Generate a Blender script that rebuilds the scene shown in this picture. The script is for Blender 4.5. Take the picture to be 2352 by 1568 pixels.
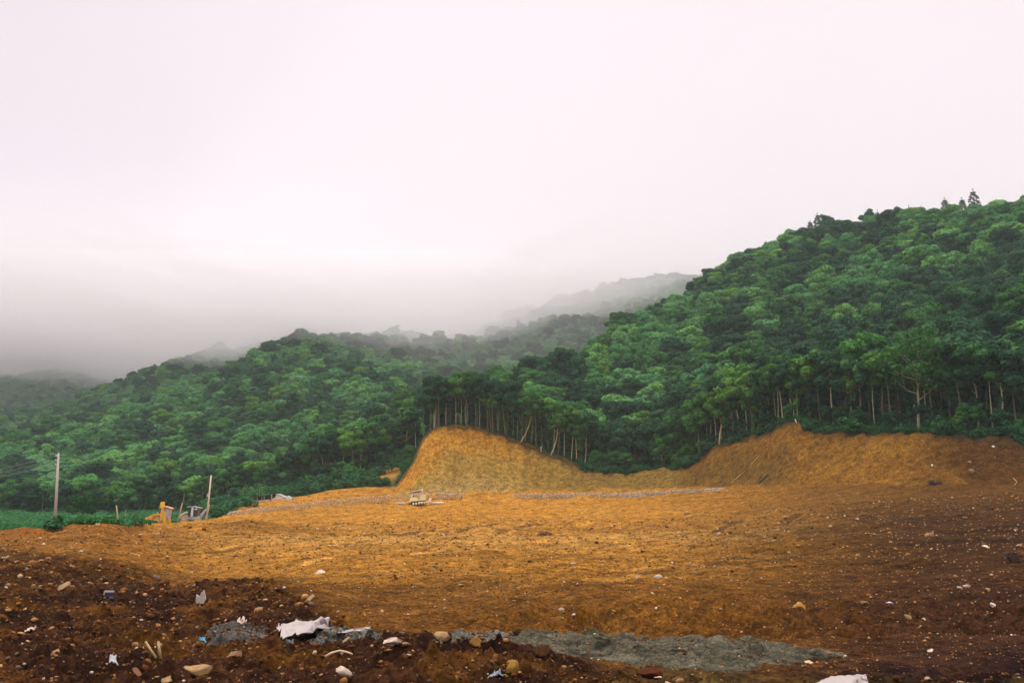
import bpy, math, random
import numpy as np
from mathutils import Vector, Matrix
R = math.radians
rng = np.random.default_rng(7)
random.seed(7)
for o in list(bpy.data.objects): bpy.data.objects.remove(o)

# ------------------------------------------------------------------ camera, sky, sun, exposure
FPX, CX, CY, HOR = 2287.0, 1176.0, 784.0, 1190.0      # photo measured at 2352 x 1568
PITCH = math.atan((HOR - CY) / FPX)
SP, CP = math.sin(PITCH), math.cos(PITCH)
scene = bpy.context.scene
cam_d = bpy.data.cameras.new("camera"); cam = bpy.data.objects.new("camera", cam_d)
scene.collection.objects.link(cam); scene.camera = cam
cam_d.sensor_width = 36; cam_d.lens = 36 * FPX / 2352
cam_d.clip_start = .1; cam_d.clip_end = 6000
cam.location = (0, 0, 0); cam.rotation_euler = (math.pi / 2 + PITCH, 0, 0)

SUN_EL, SUN_AZ = 52.0, -75.0     # azimuth measured from +Y towards +X
world = bpy.data.worlds.new("World"); scene.world = world; world.use_nodes = True
nt = world.node_tree; nt.nodes.clear()
N = nt.nodes.new; Lk = nt.links.new
out = N('ShaderNodeOutputWorld'); bg = N('ShaderNodeBackground'); bg2 = N('ShaderNodeBackground'); add = N('ShaderNodeAddShader')
sky = N('ShaderNodeTexSky'); sky.sky_type = 'NISHITA'; sky.sun_disc = False
sky.sun_elevation = R(SUN_EL); sky.sun_rotation = R(SUN_AZ)
Lk(sky.outputs[0], bg.inputs[0]); bg.inputs[1].default_value = 0.015
# overcast cloud deck: pale at the horizon, brighter towards the zenith, greyer to the west (left)
tc = N('ShaderNodeTexCoord'); sep = N('ShaderNodeSeparateXYZ'); Lk(tc.outputs['Generated'], sep.inputs[0])
zr = N('ShaderNodeMapRange'); zr.interpolation_type = 'SMOOTHSTEP'
Lk(sep.outputs[2], zr.inputs[0]); zr.inputs[1].default_value = .50; zr.inputs[2].default_value = 1.0
zr.inputs[3].default_value = 1.0; zr.inputs[4].default_value = 3.9
xr = N('ShaderNodeMapRange'); xr.interpolation_type = 'SMOOTHSTEP'
Lk(sep.outputs[0], xr.inputs[0]); xr.inputs[1].default_value = -.56; xr.inputs[2].default_value = .0
xr.inputs[3].default_value = .86; xr.inputs[4].default_value = 1.0
ns = N('ShaderNodeTexNoise'); Lk(tc.outputs['Generated'], ns.inputs[0]); ns.inputs['Scale'].default_value = 1.7; ns.inputs['Detail'].default_value = 4
nr = N('ShaderNodeMapRange'); Lk(ns.outputs[0], nr.inputs[0]); nr.inputs[1].default_value = .3; nr.inputs[2].default_value = .7
nr.inputs[3].default_value = .965; nr.inputs[4].default_value = 1.03
m1 = N('ShaderNodeMath'); m1.operation = 'MULTIPLY'; Lk(zr.outputs[0], m1.inputs[0]); Lk(xr.outputs[0], m1.inputs[1])
m2 = N('ShaderNodeMath'); m2.operation = 'MULTIPLY'; Lk(m1.outputs[0], m2.inputs[0]); Lk(nr.outputs[0], m2.inputs[1])
bg2.inputs[0].default_value = (.965, .812, .852, 1); Lk(m2.outputs[0], bg2.inputs[1])
Lk(bg.outputs[0], add.inputs[0]); Lk(bg2.outputs[0], add.inputs[1]); Lk(add.outputs[0], out.inputs[0])

sun_d = bpy.data.lights.new("sun", 'SUN'); sun = bpy.data.objects.new("sun", sun_d); scene.collection.objects.link(sun)
sun_d.energy = 1.5; sun_d.angle = R(12); sun_d.color = (1, .93, .82)
sd = Vector((math.sin(R(SUN_AZ)) * math.cos(R(SUN_EL)), math.cos(R(SUN_AZ)) * math.cos(R(SUN_EL)), math.sin(R(SUN_EL))))
sun.rotation_euler = sd.to_track_quat('Z', 'Y').to_euler()
scene.view_settings.view_transform = 'Standard'; scene.view_settings.look = 'None'
scene.view_settings.exposure = 0.0; scene.view_settings.gamma = 1.0
scene.cycles.use_denoising = True
scene.cycles.max_bounces = 10; scene.cycles.diffuse_bounces = 2; scene.cycles.transmission_bounces = 2
scene.cycles.volume_bounces = 8; scene.cycles.transparent_max_bounces = 8

# ------------------------------------------------------------------ helpers
def ray(px, py):
    u = (px - CX) / FPX; v = (CY - py) / FPX; den = CP - v * SP
    return u / den, (SP + v * CP) / den              # X/Y , Z/Y
def pt(px, py, D):
    s, e = ray(px, py); return (s * D, D, e * D)
def py_of(z, D): # inverse of elevation slope
    e = z / D; v = (e * CP - SP) / (CP + e * SP); return CY - v * FPX
def pchip(xk, yk, x):
    xk = np.asarray(xk, float); yk = np.asarray(yk, float); h = np.diff(xk); d = np.diff(yk) / h
    m = np.zeros_like(yk); m[0] = d[0]; m[-1] = d[-1]
    for i in range(1, len(xk) - 1):
        if d[i-1] * d[i] > 0:
            w1 = 2*h[i] + h[i-1]; w2 = h[i] + 2*h[i-1]; m[i] = (w1 + w2) / (w1/d[i-1] + w2/d[i])
    x = np.clip(x, xk[0], xk[-1]); i = np.clip(np.searchsorted(xk, x) - 1, 0, len(xk) - 2)
    t = (x - xk[i]) / h[i]; t2 = t*t; t3 = t2*t
    return (2*t3-3*t2+1)*yk[i] + (t3-2*t2+t)*h[i]*m[i] + (-2*t3+3*t2)*yk[i+1] + (t3-t2)*h[i]*m[i+1]
def sm(x, a, b):
    t = np.clip((x - a) / (b - a), 0, 1); return t*t*(3-2*t)
_ang = np.random.default_rng(3).random((12, 256, 256)) * 2 * np.pi
_gx, _gy = np.cos(_ang), np.sin(_ang)
def gn(x, y, seed=0):
    gx, gy = _gx[seed % 12], _gy[seed % 12]
    xi = np.floor(x).astype(np.int64); yi = np.floor(y).astype(np.int64); fx = x - xi; fy = y - yi
    u = fx*fx*fx*(fx*(fx*6-15)+10); v = fy*fy*fy*(fy*(fy*6-15)+10)
    a0, a1, b0, b1 = xi & 255, (xi+1) & 255, yi & 255, (yi+1) & 255
    def g(a, b, dx, dy): return gx[a, b]*dx + gy[a, b]*dy
    n0 = g(a0, b0, fx, fy)*(1-u) + g(a1, b0, fx-1, fy)*u
    n1 = g(a0, b1, fx, fy-1)*(1-u) + g(a1, b1, fx-1, fy-1)*u
    return (n0*(1-v) + n1*v) * 1.5
def fbm(x, y, o=4, seed=0, gain=.5):
    r = 0; a = 1
    for k in range(o):
        r = r + a * gn(x * 2**k + 17.3*k, y * 2**k - 9.1*k, seed + k); a *= gain
    return r
def billow(x, y, o=4, seed=0, gain=.5):
    r = 0; a = 1
    for k in range(o):
        r = r + a * (1 - 2*np.abs(gn(x * 2**k + 7.3*k, y * 2**k - 3.1*k, seed + k))); a *= gain
    return -r

# ------------------------------------------------------------------ the lie of the land, as feature lines across the site
Z = lambda z: ('z', z)
FEAT = [
 [(-400,2.5,Z(-1.65)),(1176,2.5,Z(-1.65)),(2800,2.5,Z(-1.65))],
 [(-400,9,Z(-1.62)),(0,9,Z(-1.66)),(600,9,Z(-1.66)),(1200,9,Z(-1.63)),(2352,9,Z(-1.70)),(2800,9,Z(-1.7))],
 [(-400,13,Z(-1.6)),(0,13,1480),(600,13,1490),(850,13,1480),(1000,13,1457),(1120,12.5,1474),(1200,12.3,1500),(1500,12,1549),(1900,12,1562),(2100,12.3,1558),(2352,13,1540),(2800,13,1530)],
 [(-400,17,Z(-1.6)),(0,17,1425),(600,17,1443),(850,17,1464),(1000,16.5,1463),(1200,16.5,1468),(1600,16.2,1480),(1900,16,1495),(2352,17,1465),(2800,17,1460)],
 [(-400,24,Z(-1.5)),(0,24,1345),(400,24,1360),(600,24.5,1343),(700,23.5,1368),(850,22,1405),(1200,22,1392),(1600,22,1388),(1900,22,1392),(2352,23,1365),(2800,23,1360)],
 [(-400,38,Z(-1.2)),(0,38,1272),(250,37,1283),(400,35,Z(-2.05)),(600,34,Z(-2.05)),(850,33,1330),(1200,31,1332),(1600,31,1332),(1900,31,1335),(2352,34,1295),(2800,34,1290)],
 [(-400,60,Z(-1.4)),(0,60,1252),(250,58,Z(-1.75)),(400,60,1266),(850,60,1263),(1200,60,1263),(1600,60,1256),(1900,60,1244),(2352,60,1216),(2800,60,1205)],
 [(-400,75,Z(-1.3)),(0,75,1232),(230,73,1224),(350,100,1224),(480,118,1222),(600,132,1207),(900,145,1190),(1200,145,1186),(1600,140,1180),(1900,125,1163),(2352,105,1146),(2800,100,1140)],
 [(-400,92,1235),(0,90,1224),(60,88,1212),(115,88,1217),(175,84,1208),(230,82,1203),(290,90,1207),(350,130,1203),(480,172,1194),(540,186,1182),(600,198,1172),(700,207,1164),(800,213,1154),(900,217,1143),(960,217,1138),(1060,218,1136),(1180,218,1131),(1300,217,1129),(1400,216,1127),(1480,213,1124),(1560,207,1121),(1620,200,1119),(1700,190,1117),(1810,176,1117),(1860,171,1117),(1950,164,1118),(2050,157,1118),(2200,150,1115),(2320,145,1108),(2800,136,1098)],
 [(-400,150,Z(-1.7)),(0,150,Z(-1.7)),(230,150,Z(-1.4)),(350,158,Z(-1.0)),(480,188,Z(-.6)),(540,196,1166),(580,208,1155),(640,218,1148),(700,224,1139),(760,228,1128),(830,230,1122),(880,231,1120),(905,231,1121),(925,232,1096),(950,234,1060),(968,235,1012),(990,237,990),(1020,238,979),(1060,238,977),(1110,237,987),(1180,235,1010),(1240,233,1034),(1300,230,1055),(1340,228,1074),(1400,226,1084),(1480,223,1082),(1560,218,1074),(1600,214,1057),(1625,211,1034),(1650,209,1024),(1700,204,1010),(1750,198,994),(1810,191,970),(1832,189,965),(1855,186,986),(1950,177,990),(2050,170,994),(2200,162,996),(2320,157,1001),(2360,155,1020),(2450,153,1015),(2800,148,1000)],
 [(-400,262,1186),(0,258,1183),(230,258,1187),(350,262,1184),(480,262,1176),(600,262,1152),(700,262,1118),(800,260,1092),(900,257,1072),(930,256,1060),(960,257,1025),(990,255,1000),(1060,252,972),(1180,250,1000),(1300,248,1035),(1400,246,1070),(1480,242,1072),(1560,238,1060),(1620,230,1020),(1700,222,995),(1832,208,950),(1855,206,962),(2050,190,970),(2320,178,975),(2800,170,975)],
 [(-400,290,Z(4)),(0,290,Z(4)),(480,290,Z(5)),(600,285,1140),(700,283,1085),(800,280,1055),(900,278,1030),(960,276,1005),(1060,276,955),(1180,278,960),(1300,280,975),(1400,275,975),(1500,270,950),(1620,262,915),(1700,255,885),(1832,245,870),(2050,235,830),(2352,232,700),(2800,230,600)],
 [(-400,312,Z(3)),(0,312,Z(3)),(480,310,Z(5)),(600,305,1130),(700,303,1075),(800,300,1045),(900,300,1020),(960,298,1000),(1060,298,945),(1180,300,935),(1300,305,925),(1400,300,930),(1500,295,905),(1620,290,875),(1700,285,850),(1832,275,850),(2050,265,800),(2352,262,690),(2800,260,600)],
 [(-400,330,Z(4)),(0,330,Z(4)),(480,330,Z(6)),(600,325,1125),(700,325,1065),(800,325,1020),(900,325,985),(960,325,960),(1060,322,925),(1180,322,898),(1240,325,872),(1350,358,832),(1420,388,785),(1500,408,748),(1560,420,728),(1620,440,696),(1700,455,652),(1790,460,603),(1870,462,568),(2050,452,552),(2200,442,540),(2352,432,522),(2800,420,450)],
 [(-400,480,Z(-10)),(600,470,Z(0)),(900,470,Z(8)),(1200,470,Z(20)),(1420,560,Z(30)),(1700,640,Z(60)),(2352,640,Z(60)),(2800,640,Z(60))],
 [(-400,2600,Z(10)),(1176,2600,Z(10)),(2800,2600,Z(10))],
]
NS, NY = 900, 900
SN = np.linspace(-1.25, 1.25, NS); YN = np.exp(np.linspace(math.log(2.5), math.log(2600), NY))
fd, fz = [], []
for f in FEAT:
    s_, d_, z_ = [], [], []
    for px, D, q in f:
        if isinstance(q, tuple): z = q[1]; s = ray(px, py_of(z, D))[0]
        else: s, e = ray(px, q); z = e * D
        s_.append(s); d_.append(D); z_.append(z)
    fd.append(pchip(s_, d_, SN)); fz.append(pchip(s_, z_, SN))
fd = np.array(fd); fz = np.array(fz)
# bank profile: extra line part way up the cut, gentler at the foot
bank = sm(SN, ray(890, 1120)[0], ray(960, 1120)[0])
md = fd[8] + (fd[9]-fd[8])*.42; mz = fz[8] + (fz[9]-fz[8])*(.42 - .08*bank)
# the site's bench: nearly level strip between bank foot line and cut
fd = np.insert(fd, 9, md, 0); fz = np.insert(fz, 9, mz, 0)
for k in range(1, len(fd)): fd[k] = np.maximum(fd[k], fd[k-1] + .6)
TAB = np.empty((NS, NY))
for j in range(NS): TAB[j] = pchip(fd[:, j], fz[:, j], YN)
def line(pts, at):
    s_, v_ = [], []
    for px, py, D in pts:
        s, e = ray(px, py); s_.append(s); v_.append((D, e*D))
    v_ = np.array(v_); return pchip(s_, v_[:, 0], at), pchip(s_, v_[:, 1], at)
def ridge(pts, Db, zb, pw, fall):
    Dc, zc = line(pts, SN)
    t = (YN[None] - Db) / (Dc[:, None] - Db)
    tt = np.clip(t, 0, 1); up = zb + (zc[:, None]-zb) * (tt**pw * (1.12 - .12*tt**3))
    dn = zc[:, None] - fall * (YN[None] - Dc[:, None])
    z = np.where(t < 1, up, dn); return np.where(t < 0, -50, z)
B = ridge([(-600,1070,430),(-300,1050,450),(0,1015,480),(150,990,500),(300,950,520),(400,915,540),(500,885,560),(560,855,580),(600,822,600),(640,808,620),(720,788,640),(800,778,660),(900,768,700),(1000,785,720),(1100,770,760),(1200,728,800),(1300,697,820),(1400,675,850),(1590,652,900),(2000,640,950),(2800,600,950)], 285, 1.5, 1.08, .25)
C_ = ridge([(-600,1000,700),(0,965,740),(100,945,760),(200,915,790),(240,905,800),(320,875,800),(380,850,810),(440,832,820),(500,822,830),(560,815,840),(700,800,850),(900,790,880),(2800,700,900)], 420, 2, 1.1, .2)
D_ = ridge([(-600,870,1500),(-300,868,1400),(0,862,1300),(130,850,1280),(200,860,1250),(250,885,1200),(300,900,1180),(400,930,1150),(700,930,1150),(2800,930,1150)], 600, 5, 1.1, .1)
HILL = np.maximum(np.maximum(B, C_), D_)
rough = sm(YN[None], 290, 380)
XX = SN[:, None] * YN[None]
HILL = HILL + rough * (fbm(XX/110, YN[None]/130 + 0*XX, 4, 2) * 9 - 2)
TAB2 = TAB + sm(YN[None], 300, 400) * fbm(XX/60, YN[None]/60 + 0*XX, 3, 5) * 3.0
TAB = np.maximum(TAB2, HILL)
lY0, lY1 = math.log(2.5), math.log(2600)
def H(X, Y):
    X = np.asarray(X, float); Y = np.maximum(np.asarray(Y, float), 2.5)
    a = np.clip((X/Y - SN[0]) / (SN[-1]-SN[0]), 0, 1) * (NS-1); b = np.clip((np.log(Y)-lY0)/(lY1-lY0), 0, 1) * (NY-1)
    i = np.minimum(a.astype(int), NS-2); j = np.minimum(b.astype(int), NY-2); fa = a-i; fb = b-j
    return (TAB[i, j]*(1-fa)*(1-fb) + TAB[i+1, j]*fa*(1-fb) + TAB[i, j+1]*(1-fa)*fb + TAB[i+1, j+1]*fa*fb)
def feat(k, s): return np.interp(s, SN, fd[k])      # distance of feature line k
EDGE = lambda s: feat(10, s)                          # top of the cut
DARK = lambda s: np.interp(s, [ray(p, 1350)[0] for p in (-400,0,250,400,600,700,830,950,1100,1250,1500,1900,2200,2352)],
                           [44,40,36,33,27,23,17.2,15,14.2,13,12.2,12.6,13.5,14])
def bumps(X, Y):   # low heaps and hollows with a place of their own
    z = 0
    for px, D, r, h in ((540,100,5.5,1.15),(575,108,4.5,.8),(400,45,4,-.35),(150,60,9,.25),(1005,47,5,.25),(1320,52,6,.3),(1700,60,8,.35),(2100,48,5,.5),(2300,37,4,.5),(600,26,2.6,.22),(760,19,1.6,.2),(1900,38,5,.4),(930,15,1.5,.12),(1230,12.5,.8,.1)):
        s = ray(px, 1300)[0]; x0 = s*D
        z = z + h * np.exp(-((X-x0)**2 + (Y-D)**2 * .7) / (r*r))
    return z
TRK = (((5,75),(28,118)),((8.2,72),(32,114)),((13,68),(38,110)),((16.2,66),(42,106)),((-26,58),(-4,86)),((-23,55),(0,82)),((-30,68),(-8,100)),((30,60),(52,100)),((33,58),(56,98)),((-7,100),(8,165)),((-3,98),(13,162)),((14,40),(30,64)),((16.5,38),(33,61)),((-48,88),(-18,120)),((38,82),(64,120)),((-14,44),(2,62)),((-12,42),(5,60)))
def ruts(X, Y):    # tracked vehicle ruts running across and up the field, in pairs
    g = 0; wx = fbm(X/18, Y/18, 2, 4)*2.2 + ((Y-80)/30)**2*.8
    for (x0, y0), (x1, y1) in TRK:
        L = math.hypot(x1-x0, y1-y0); ux, uy = (x1-x0)/L, (y1-y0)/L; a = (X-x0)*ux + (Y-y0)*uy; b = -(X-x0)*uy + (Y-y0)*ux + wx
        wd = .32 + .0055*Y; g = g + np.exp(-(b/wd)**2) * sm(a, -6, 4) * (1-sm(a, L-4, L+8)) * (.6+.5*np.clip(fbm(a/3, b*0+x0, 2, 2)+.5, 0, 1))
    return np.clip(g, 0, 1.5)
def detail(X, Y):
    s = X/np.maximum(Y, 1); dk = 1 - sm(Y, DARK(s)*.93, DARK(s)*1.12)
    soil = 1 - sm(Y, EDGE(s)-1.5, EDGE(s)+1.5)
    bk = sm(Y, feat(8, s)+1, feat(8, s)+4) * bank_at(s)
    z = bumps(X, Y)
    z = z + soil * (1-bk) * ((.14 + .0016*Y) * fbm(X/5.5, Y/5.5, 3, 1) + .0045*Y*fbm(X/26, Y/13, 2, 6)*(1-sm(Y, .55*feat(8, s), .8*feat(8, s)))) * sm(Y, 14, 45)
    near = 1 - sm(Y, 60, 120)
    n1 = billow(X/.9, Y/.9, 5, 3, .62)
    z = z + dk * (.13*n1*sm(Y, 5, 14) + .075*np.maximum(billow(X/.28, Y/.28, 3, 6, .6), -.7))
    z = z + (1-dk) * soil * (1-bk) * ((.065-.03*sm(Y, 40, 90))*billow(X/1.5, Y/1.5, 5, 4, .62)*(.5+.8*sm(fbm(X/7, Y/7, 2, 11), -.2, .4)) + .028*fbm(X/.22, Y/.22, 2, 8)) * (.6 + Y/150)
    z = z - (1-dk)*soil*(1-bk)*ruts(X, Y)*.10
    # gullied, raked cut faces
    w = X*.55 - Y*.2
    z = z + bk * soil * (.7*fbm(X/14, Y/14, 2, 2, .5) + .05*billow(w/1.6, Y/8, 2, 7) + .07*billow(X/1.4, Y/1.1, 3, 9, .5) + .5*sm(-fbm(X/3.2+Y*.05, Y/12, 3, 6), .15, .6)*-1)
    z = z + bank_at(s)*.5*fbm(X/2.6, Y/2.6, 3, 5)*np.exp(-((Y-EDGE(s))/2.2)**2)
    rill = sm(Y, 17.5, 19)*(1-sm(Y, 21, 26))*sm(s, -.12, .05)
    z = z + rill * .2 * billow(X/.8, Y/2.6, 4, 5) + rill*sm(s, .1, .3)*.12*fbm(X/1.3, Y/1.3, 3, 2)
    return z
def bank_at(s): return sm(s, ray(880, 1120)[0], ray(930, 1120)[0])
def HD(X, Y):
    X = np.asarray(X, float); Y = np.asarray(Y, float); return H(X, Y) + detail(X, Y)
_dd = np.exp(np.linspace(math.log(4), math.log(420), 1400))
def hit(px, py, far=420):
    s, e = ray(px, py); h = HD(s*_dd, _dd); k = np.argmax((h >= e*_dd) & (_dd < far))
    D = _dd[k] if h[k] >= e*_dd[k] else 200.
    return np.array([s*D, D, float(HD(s*D, D))])

# ------------------------------------------------------------------ materials
def mat(name, base=(.5,.5,.5), rough=.8, metal=0.0, var=.25, scale=6.0, bump=0.0, attr=None, spec=.3):
    m = bpy.data.materials.new(name); m.use_nodes = True; t = m.node_tree; p = t.nodes['Principled BSDF']
    p.inputs['Roughness'].default_value = rough; p.inputs['Metallic'].default_value = metal
    p.inputs['Specular IOR Level'].default_value = spec
    c = t.nodes.new('ShaderNodeTexCoord'); n = t.nodes.new('ShaderNodeTexNoise'); n.inputs['Scale'].default_value = scale
    n.inputs['Detail'].default_value = 6; n.inputs['Roughness'].default_value = .65
    t.links.new(c.outputs['Object'], n.inputs[0])
    mr = t.nodes.new('ShaderNodeMapRange'); t.links.new(n.outputs[0], mr.inputs[0])
    mr.inputs[1].default_value = .3; mr.inputs[2].default_value = .7; mr.inputs[3].default_value = 1-var; mr.inputs[4].default_value = 1+var
    mx = t.nodes.new('ShaderNodeVectorMath'); mx.operation = 'SCALE'; t.links.new(mr.outputs[0], mx.inputs['Scale'])
    if attr:
        a = t.nodes.new('ShaderNodeAttribute'); a.attribute_name = attr; t.links.new(a.outputs['Color'], mx.inputs[0])
    else: mx.inputs[0].default_value = base
    t.links.new(mx.outputs[0], p.inputs['Base Color'])
    if bump:
        b = t.nodes.new('ShaderNodeBump'); b.inputs['Distance'].default_value = bump; t.links.new(n.outputs[0], b.inputs['Height'])
        t.links.new(b.outputs[0], p.inputs['Normal'])
    return m
def soil_material():
    m = bpy.data.materials.new('soil'); m.use_nodes = True; t = m.node_tree; p = t.nodes['Principled BSDF']
    p.inputs['Roughness'].default_value = .95; p.inputs['Specular IOR Level'].default_value = .04
    nn = t.nodes.new; L = t.links.new
    a = nn('ShaderNodeAttribute'); a.attribute_name = 'soil'; c = nn('ShaderNodeTexCoord')
    n1 = nn('ShaderNodeTexNoise'); n1.inputs['Scale'].default_value = .9; n1.inputs['Detail'].default_value = 11; n1.inputs['Roughness'].default_value = .64
    L(c.outputs['Object'], n1.inputs[0])
    r1 = nn('ShaderNodeMapRange'); L(n1.outputs[0], r1.inputs[0]); r1.inputs[1].default_value = .33; r1.inputs[2].default_value = .68
    r1.inputs[3].default_value = .48; r1.inputs[4].default_value = 1.52
    prod = r1.outputs[0]
    for sc_, lo_, hi_, rg in ((3.1, .62, 1.42, .6), (13., .5, 1.5, .7)):
        nz = nn('ShaderNodeTexNoise'); nz.inputs['Scale'].default_value = sc_; nz.inputs['Detail'].default_value = 3; nz.inputs['Roughness'].default_value = rg; L(c.outputs['Object'], nz.inputs[0])
        rr = nn('ShaderNodeMapRange'); L(nz.outputs[0], rr.inputs[0]); rr.inputs[1].default_value = .36; rr.inputs[2].default_value = .64; rr.inputs[3].default_value = lo_; rr.inputs[4].default_value = hi_
        mu = nn('ShaderNodeMath'); mu.operation = 'MULTIPLY'; L(prod, mu.inputs[0]); L(rr.outputs[0], mu.inputs[1]); prod = mu.outputs[0]
    v = nn('ShaderNodeVectorMath'); v.operation = 'SCALE'; L(a.outputs['Color'], v.inputs[0]); L(prod, v.inputs['Scale'])
    # small stones and crumbs of paler marl
    vo = nn('ShaderNodeTexVoronoi'); vo.inputs['Scale'].default_value = 14; L(c.outputs['Object'], vo.inputs[0])
    r2 = nn('ShaderNodeMapRange'); L(vo.outputs['Distance'], r2.inputs[0]); r2.inputs[1].default_value = .16; r2.inputs[2].default_value = .30; r2.inputs[3].default_value = 1; r2.inputs[4].default_value = 0
    sx = nn('ShaderNodeSeparateXYZ'); L(vo.outputs['Color'], sx.inputs[0])
    r3 = nn('ShaderNodeMapRange'); L(sx.outputs[0], r3.inputs[0]); r3.inputs[1].default_value = .72; r3.inputs[2].default_value = .8; r3.inputs[3].default_value = 0; r3.inputs[4].default_value = 1
    mm = nn('ShaderNodeMath'); mm.operation = 'MULTIPLY'; L(r2.outputs[0], mm.inputs[0]); L(r3.outputs[0], mm.inputs[1])
    hs = nn('ShaderNodeMix'); hs.data_type = 'RGBA'; hs.blend_type = 'MIX'
    pale = nn('ShaderNodeVectorMath'); pale.operation = 'MULTIPLY_ADD'; L(v.outputs[0], pale.inputs[0]); pale.inputs[1].default_value = (1.9,1.9,2.2); pale.inputs[2].default_value = (.02,.015,.008)
    m3 = nn('ShaderNodeMath'); m3.operation = 'MULTIPLY'; L(mm.outputs[0], m3.inputs[0]); L(a.outputs['Alpha'], m3.inputs[1])
    L(m3.outputs[0], hs.inputs['Factor']); L(v.outputs[0], hs.inputs['A']); L(pale.outputs[0], hs.inputs['B'])
    L(hs.outputs['Result'], p.inputs['Base Color'])
    b = nn('ShaderNodeBump'); b.inputs['Distance'].default_value = .05; b.inputs['Strength'].default_value = .7; L(n1.outputs[0], b.inputs['Height']); L(b.outputs[0], p.inputs['Normal'])
    return m
def leaf_material(name, cols, transl=.2):
    m = bpy.data.materials.new(name); m.use_nodes = True; t = m.node_tree; p = t.nodes['Principled BSDF']; nn = t.nodes.new; L = t.links.new
    oi = nn('ShaderNodeObjectInfo'); cols = [(a*.82, b*1.02, c*1.15) for a, b, c in cols]; cr = nn('ShaderNodeValToRGB'); L(oi.outputs['Random'], cr.inputs[0])
    e = cr.color_ramp.elements
    while len(e) < len(cols): e.new(.5)
    for i, cc in enumerate(cols): e[i].position = i/(len(cols)-1); e[i].color = (*cc, 1)
    g = nn('ShaderNodeNewGeometry'); mr = nn('ShaderNodeMapRange'); L(g.outputs['Random Per Island'], mr.inputs[0])
    mr.inputs[3].default_value = .65; mr.inputs[4].default_value = 1.4
    v = nn('ShaderNodeVectorMath'); v.operation = 'SCALE'; L(cr.outputs[0], v.inputs[0]); L(mr.outputs[0], v.inputs['Scale'])
    L(v.outputs[0], p.inputs['Base Color']); p.inputs['Roughness'].default_value = .7; p.inputs['Specular IOR Level'].default_value = .06
    tr = nn('ShaderNodeBsdfTranslucent'); tm = nn('ShaderNodeVectorMath'); tm.operation = 'MULTIPLY'; tm.inputs[1].default_value = (1.1,1.3,.5); L(v.outputs[0], tm.inputs[0]); L(tm.outputs[0], tr.inputs[0])
    ms = nn('ShaderNodeMixShader'); ms.inputs[0].default_value = transl; L(p.outputs[0], ms.inputs[1]); L(tr.outputs[0], ms.inputs[2])
    L(ms.outputs[0], t.nodes['Material Output'].inputs[0]); return m
SOIL = soil_material()
LEAF = leaf_material('leaves', [(.016,.055,.018),(.034,.105,.026),(.075,.190,.032),(.026,.085,.030),(.140,.270,.034),(.045,.125,.022),(.060,.165,.040)])
LEAFL = leaf_material('light_leaves', [(.055,.165,.040),(.100,.255,.060),(.075,.210,.075),(.175,.330,.065),(.060,.180,.040),(.140,.280,.100)])
LEAFD = leaf_material('dark_leaves', [(.012,.042,.018),(.020,.064,.024),(.032,.088,.030),(.016,.054,.024)])
SHRUB = leaf_material('shrub_leaves', [(.020,.075,.024),(.042,.125,.032),(.026,.09,.036)])
WEED = leaf_material('weed_leaves', [(.035,.13,.035),(.06,.17,.04),(.04,.15,.06)])
BARK = mat('bark', (.22,.18,.12), .9, var=.5, scale=3)
_t = BARK.node_tree; _oi = _t.nodes.new('ShaderNodeObjectInfo'); _cr = _t.nodes.new('ShaderNodeValToRGB'); _t.links.new(_oi.outputs['Random'], _cr.inputs[0])
_cr.color_ramp.elements[0].color = (.085,.085,.05,1); _cr.color_ramp.elements[1].color = (.44,.44,.26,1); _e = _cr.color_ramp.elements.new(.42); _e.color = (.17,.17,.095,1)
_t.links.new(_cr.outputs[0], [n for n in _t.nodes if n.type == 'VECT_MATH'][0].inputs[0])
GBARK = mat('grey_bark', (.22,.21,.11), .9, var=.4, scale=2)
PBARK = mat('pale_bark', (.42,.38,.20), .9, var=.4, scale=2)
BARKD = mat('dark_bark', (.10,.08,.055), .9, var=.4, scale=3)
STONE = mat('pale_stone', rough=.95, var=.35, scale=9, bump=.01, attr='tint', spec=.05)
CONC = mat('concrete', (.40,.39,.35), .85, var=.12, scale=4)
WOOD = mat('bare_wood', (.42,.30,.14), .8, var=.3, scale=12)
WHITE = mat('white_sheet', (.33,.30,.275), .55, var=.08, scale=20)
YEL = mat('yellow_paint', (.80,.40,.02), .45, var=.2, scale=3, spec=.5)
CREAM = mat('cream_paint', (.82,.74,.42), .5, var=.2, scale=3, spec=.5)
STEEL = mat('dirty_steel', (.06,.045,.035), .6, var=.4, scale=5, metal=.3)
GREY = mat('grey_paint', (.42,.42,.44), .5, var=.25, scale=4)
DARKP = mat('dark_glass', (.02,.03,.035), .15, var=.2, scale=2, spec=.6)
RUBBER = mat('muddy_rubber', (.50,.27,.10), .9, var=.35, scale=5)
PINK = mat('faded_red_paint', (.62,.28,.16), .5, var=.15, scale=4)
WALLW = mat('white_plaster', (.66,.63,.60), .85, var=.12, scale=2)
CHAR = mat('charred_wood', (.045,.03,.022), .9, var=.5, scale=5)
NAVY = mat('navy_scrap', (.02,.04,.12), .5)
BLUE = mat('teal_plastic', (.03,.22,.34), .4)
BGREY = mat('blue_grey_plastic', (.17,.21,.23), .4, var=.3, scale=14)

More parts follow.
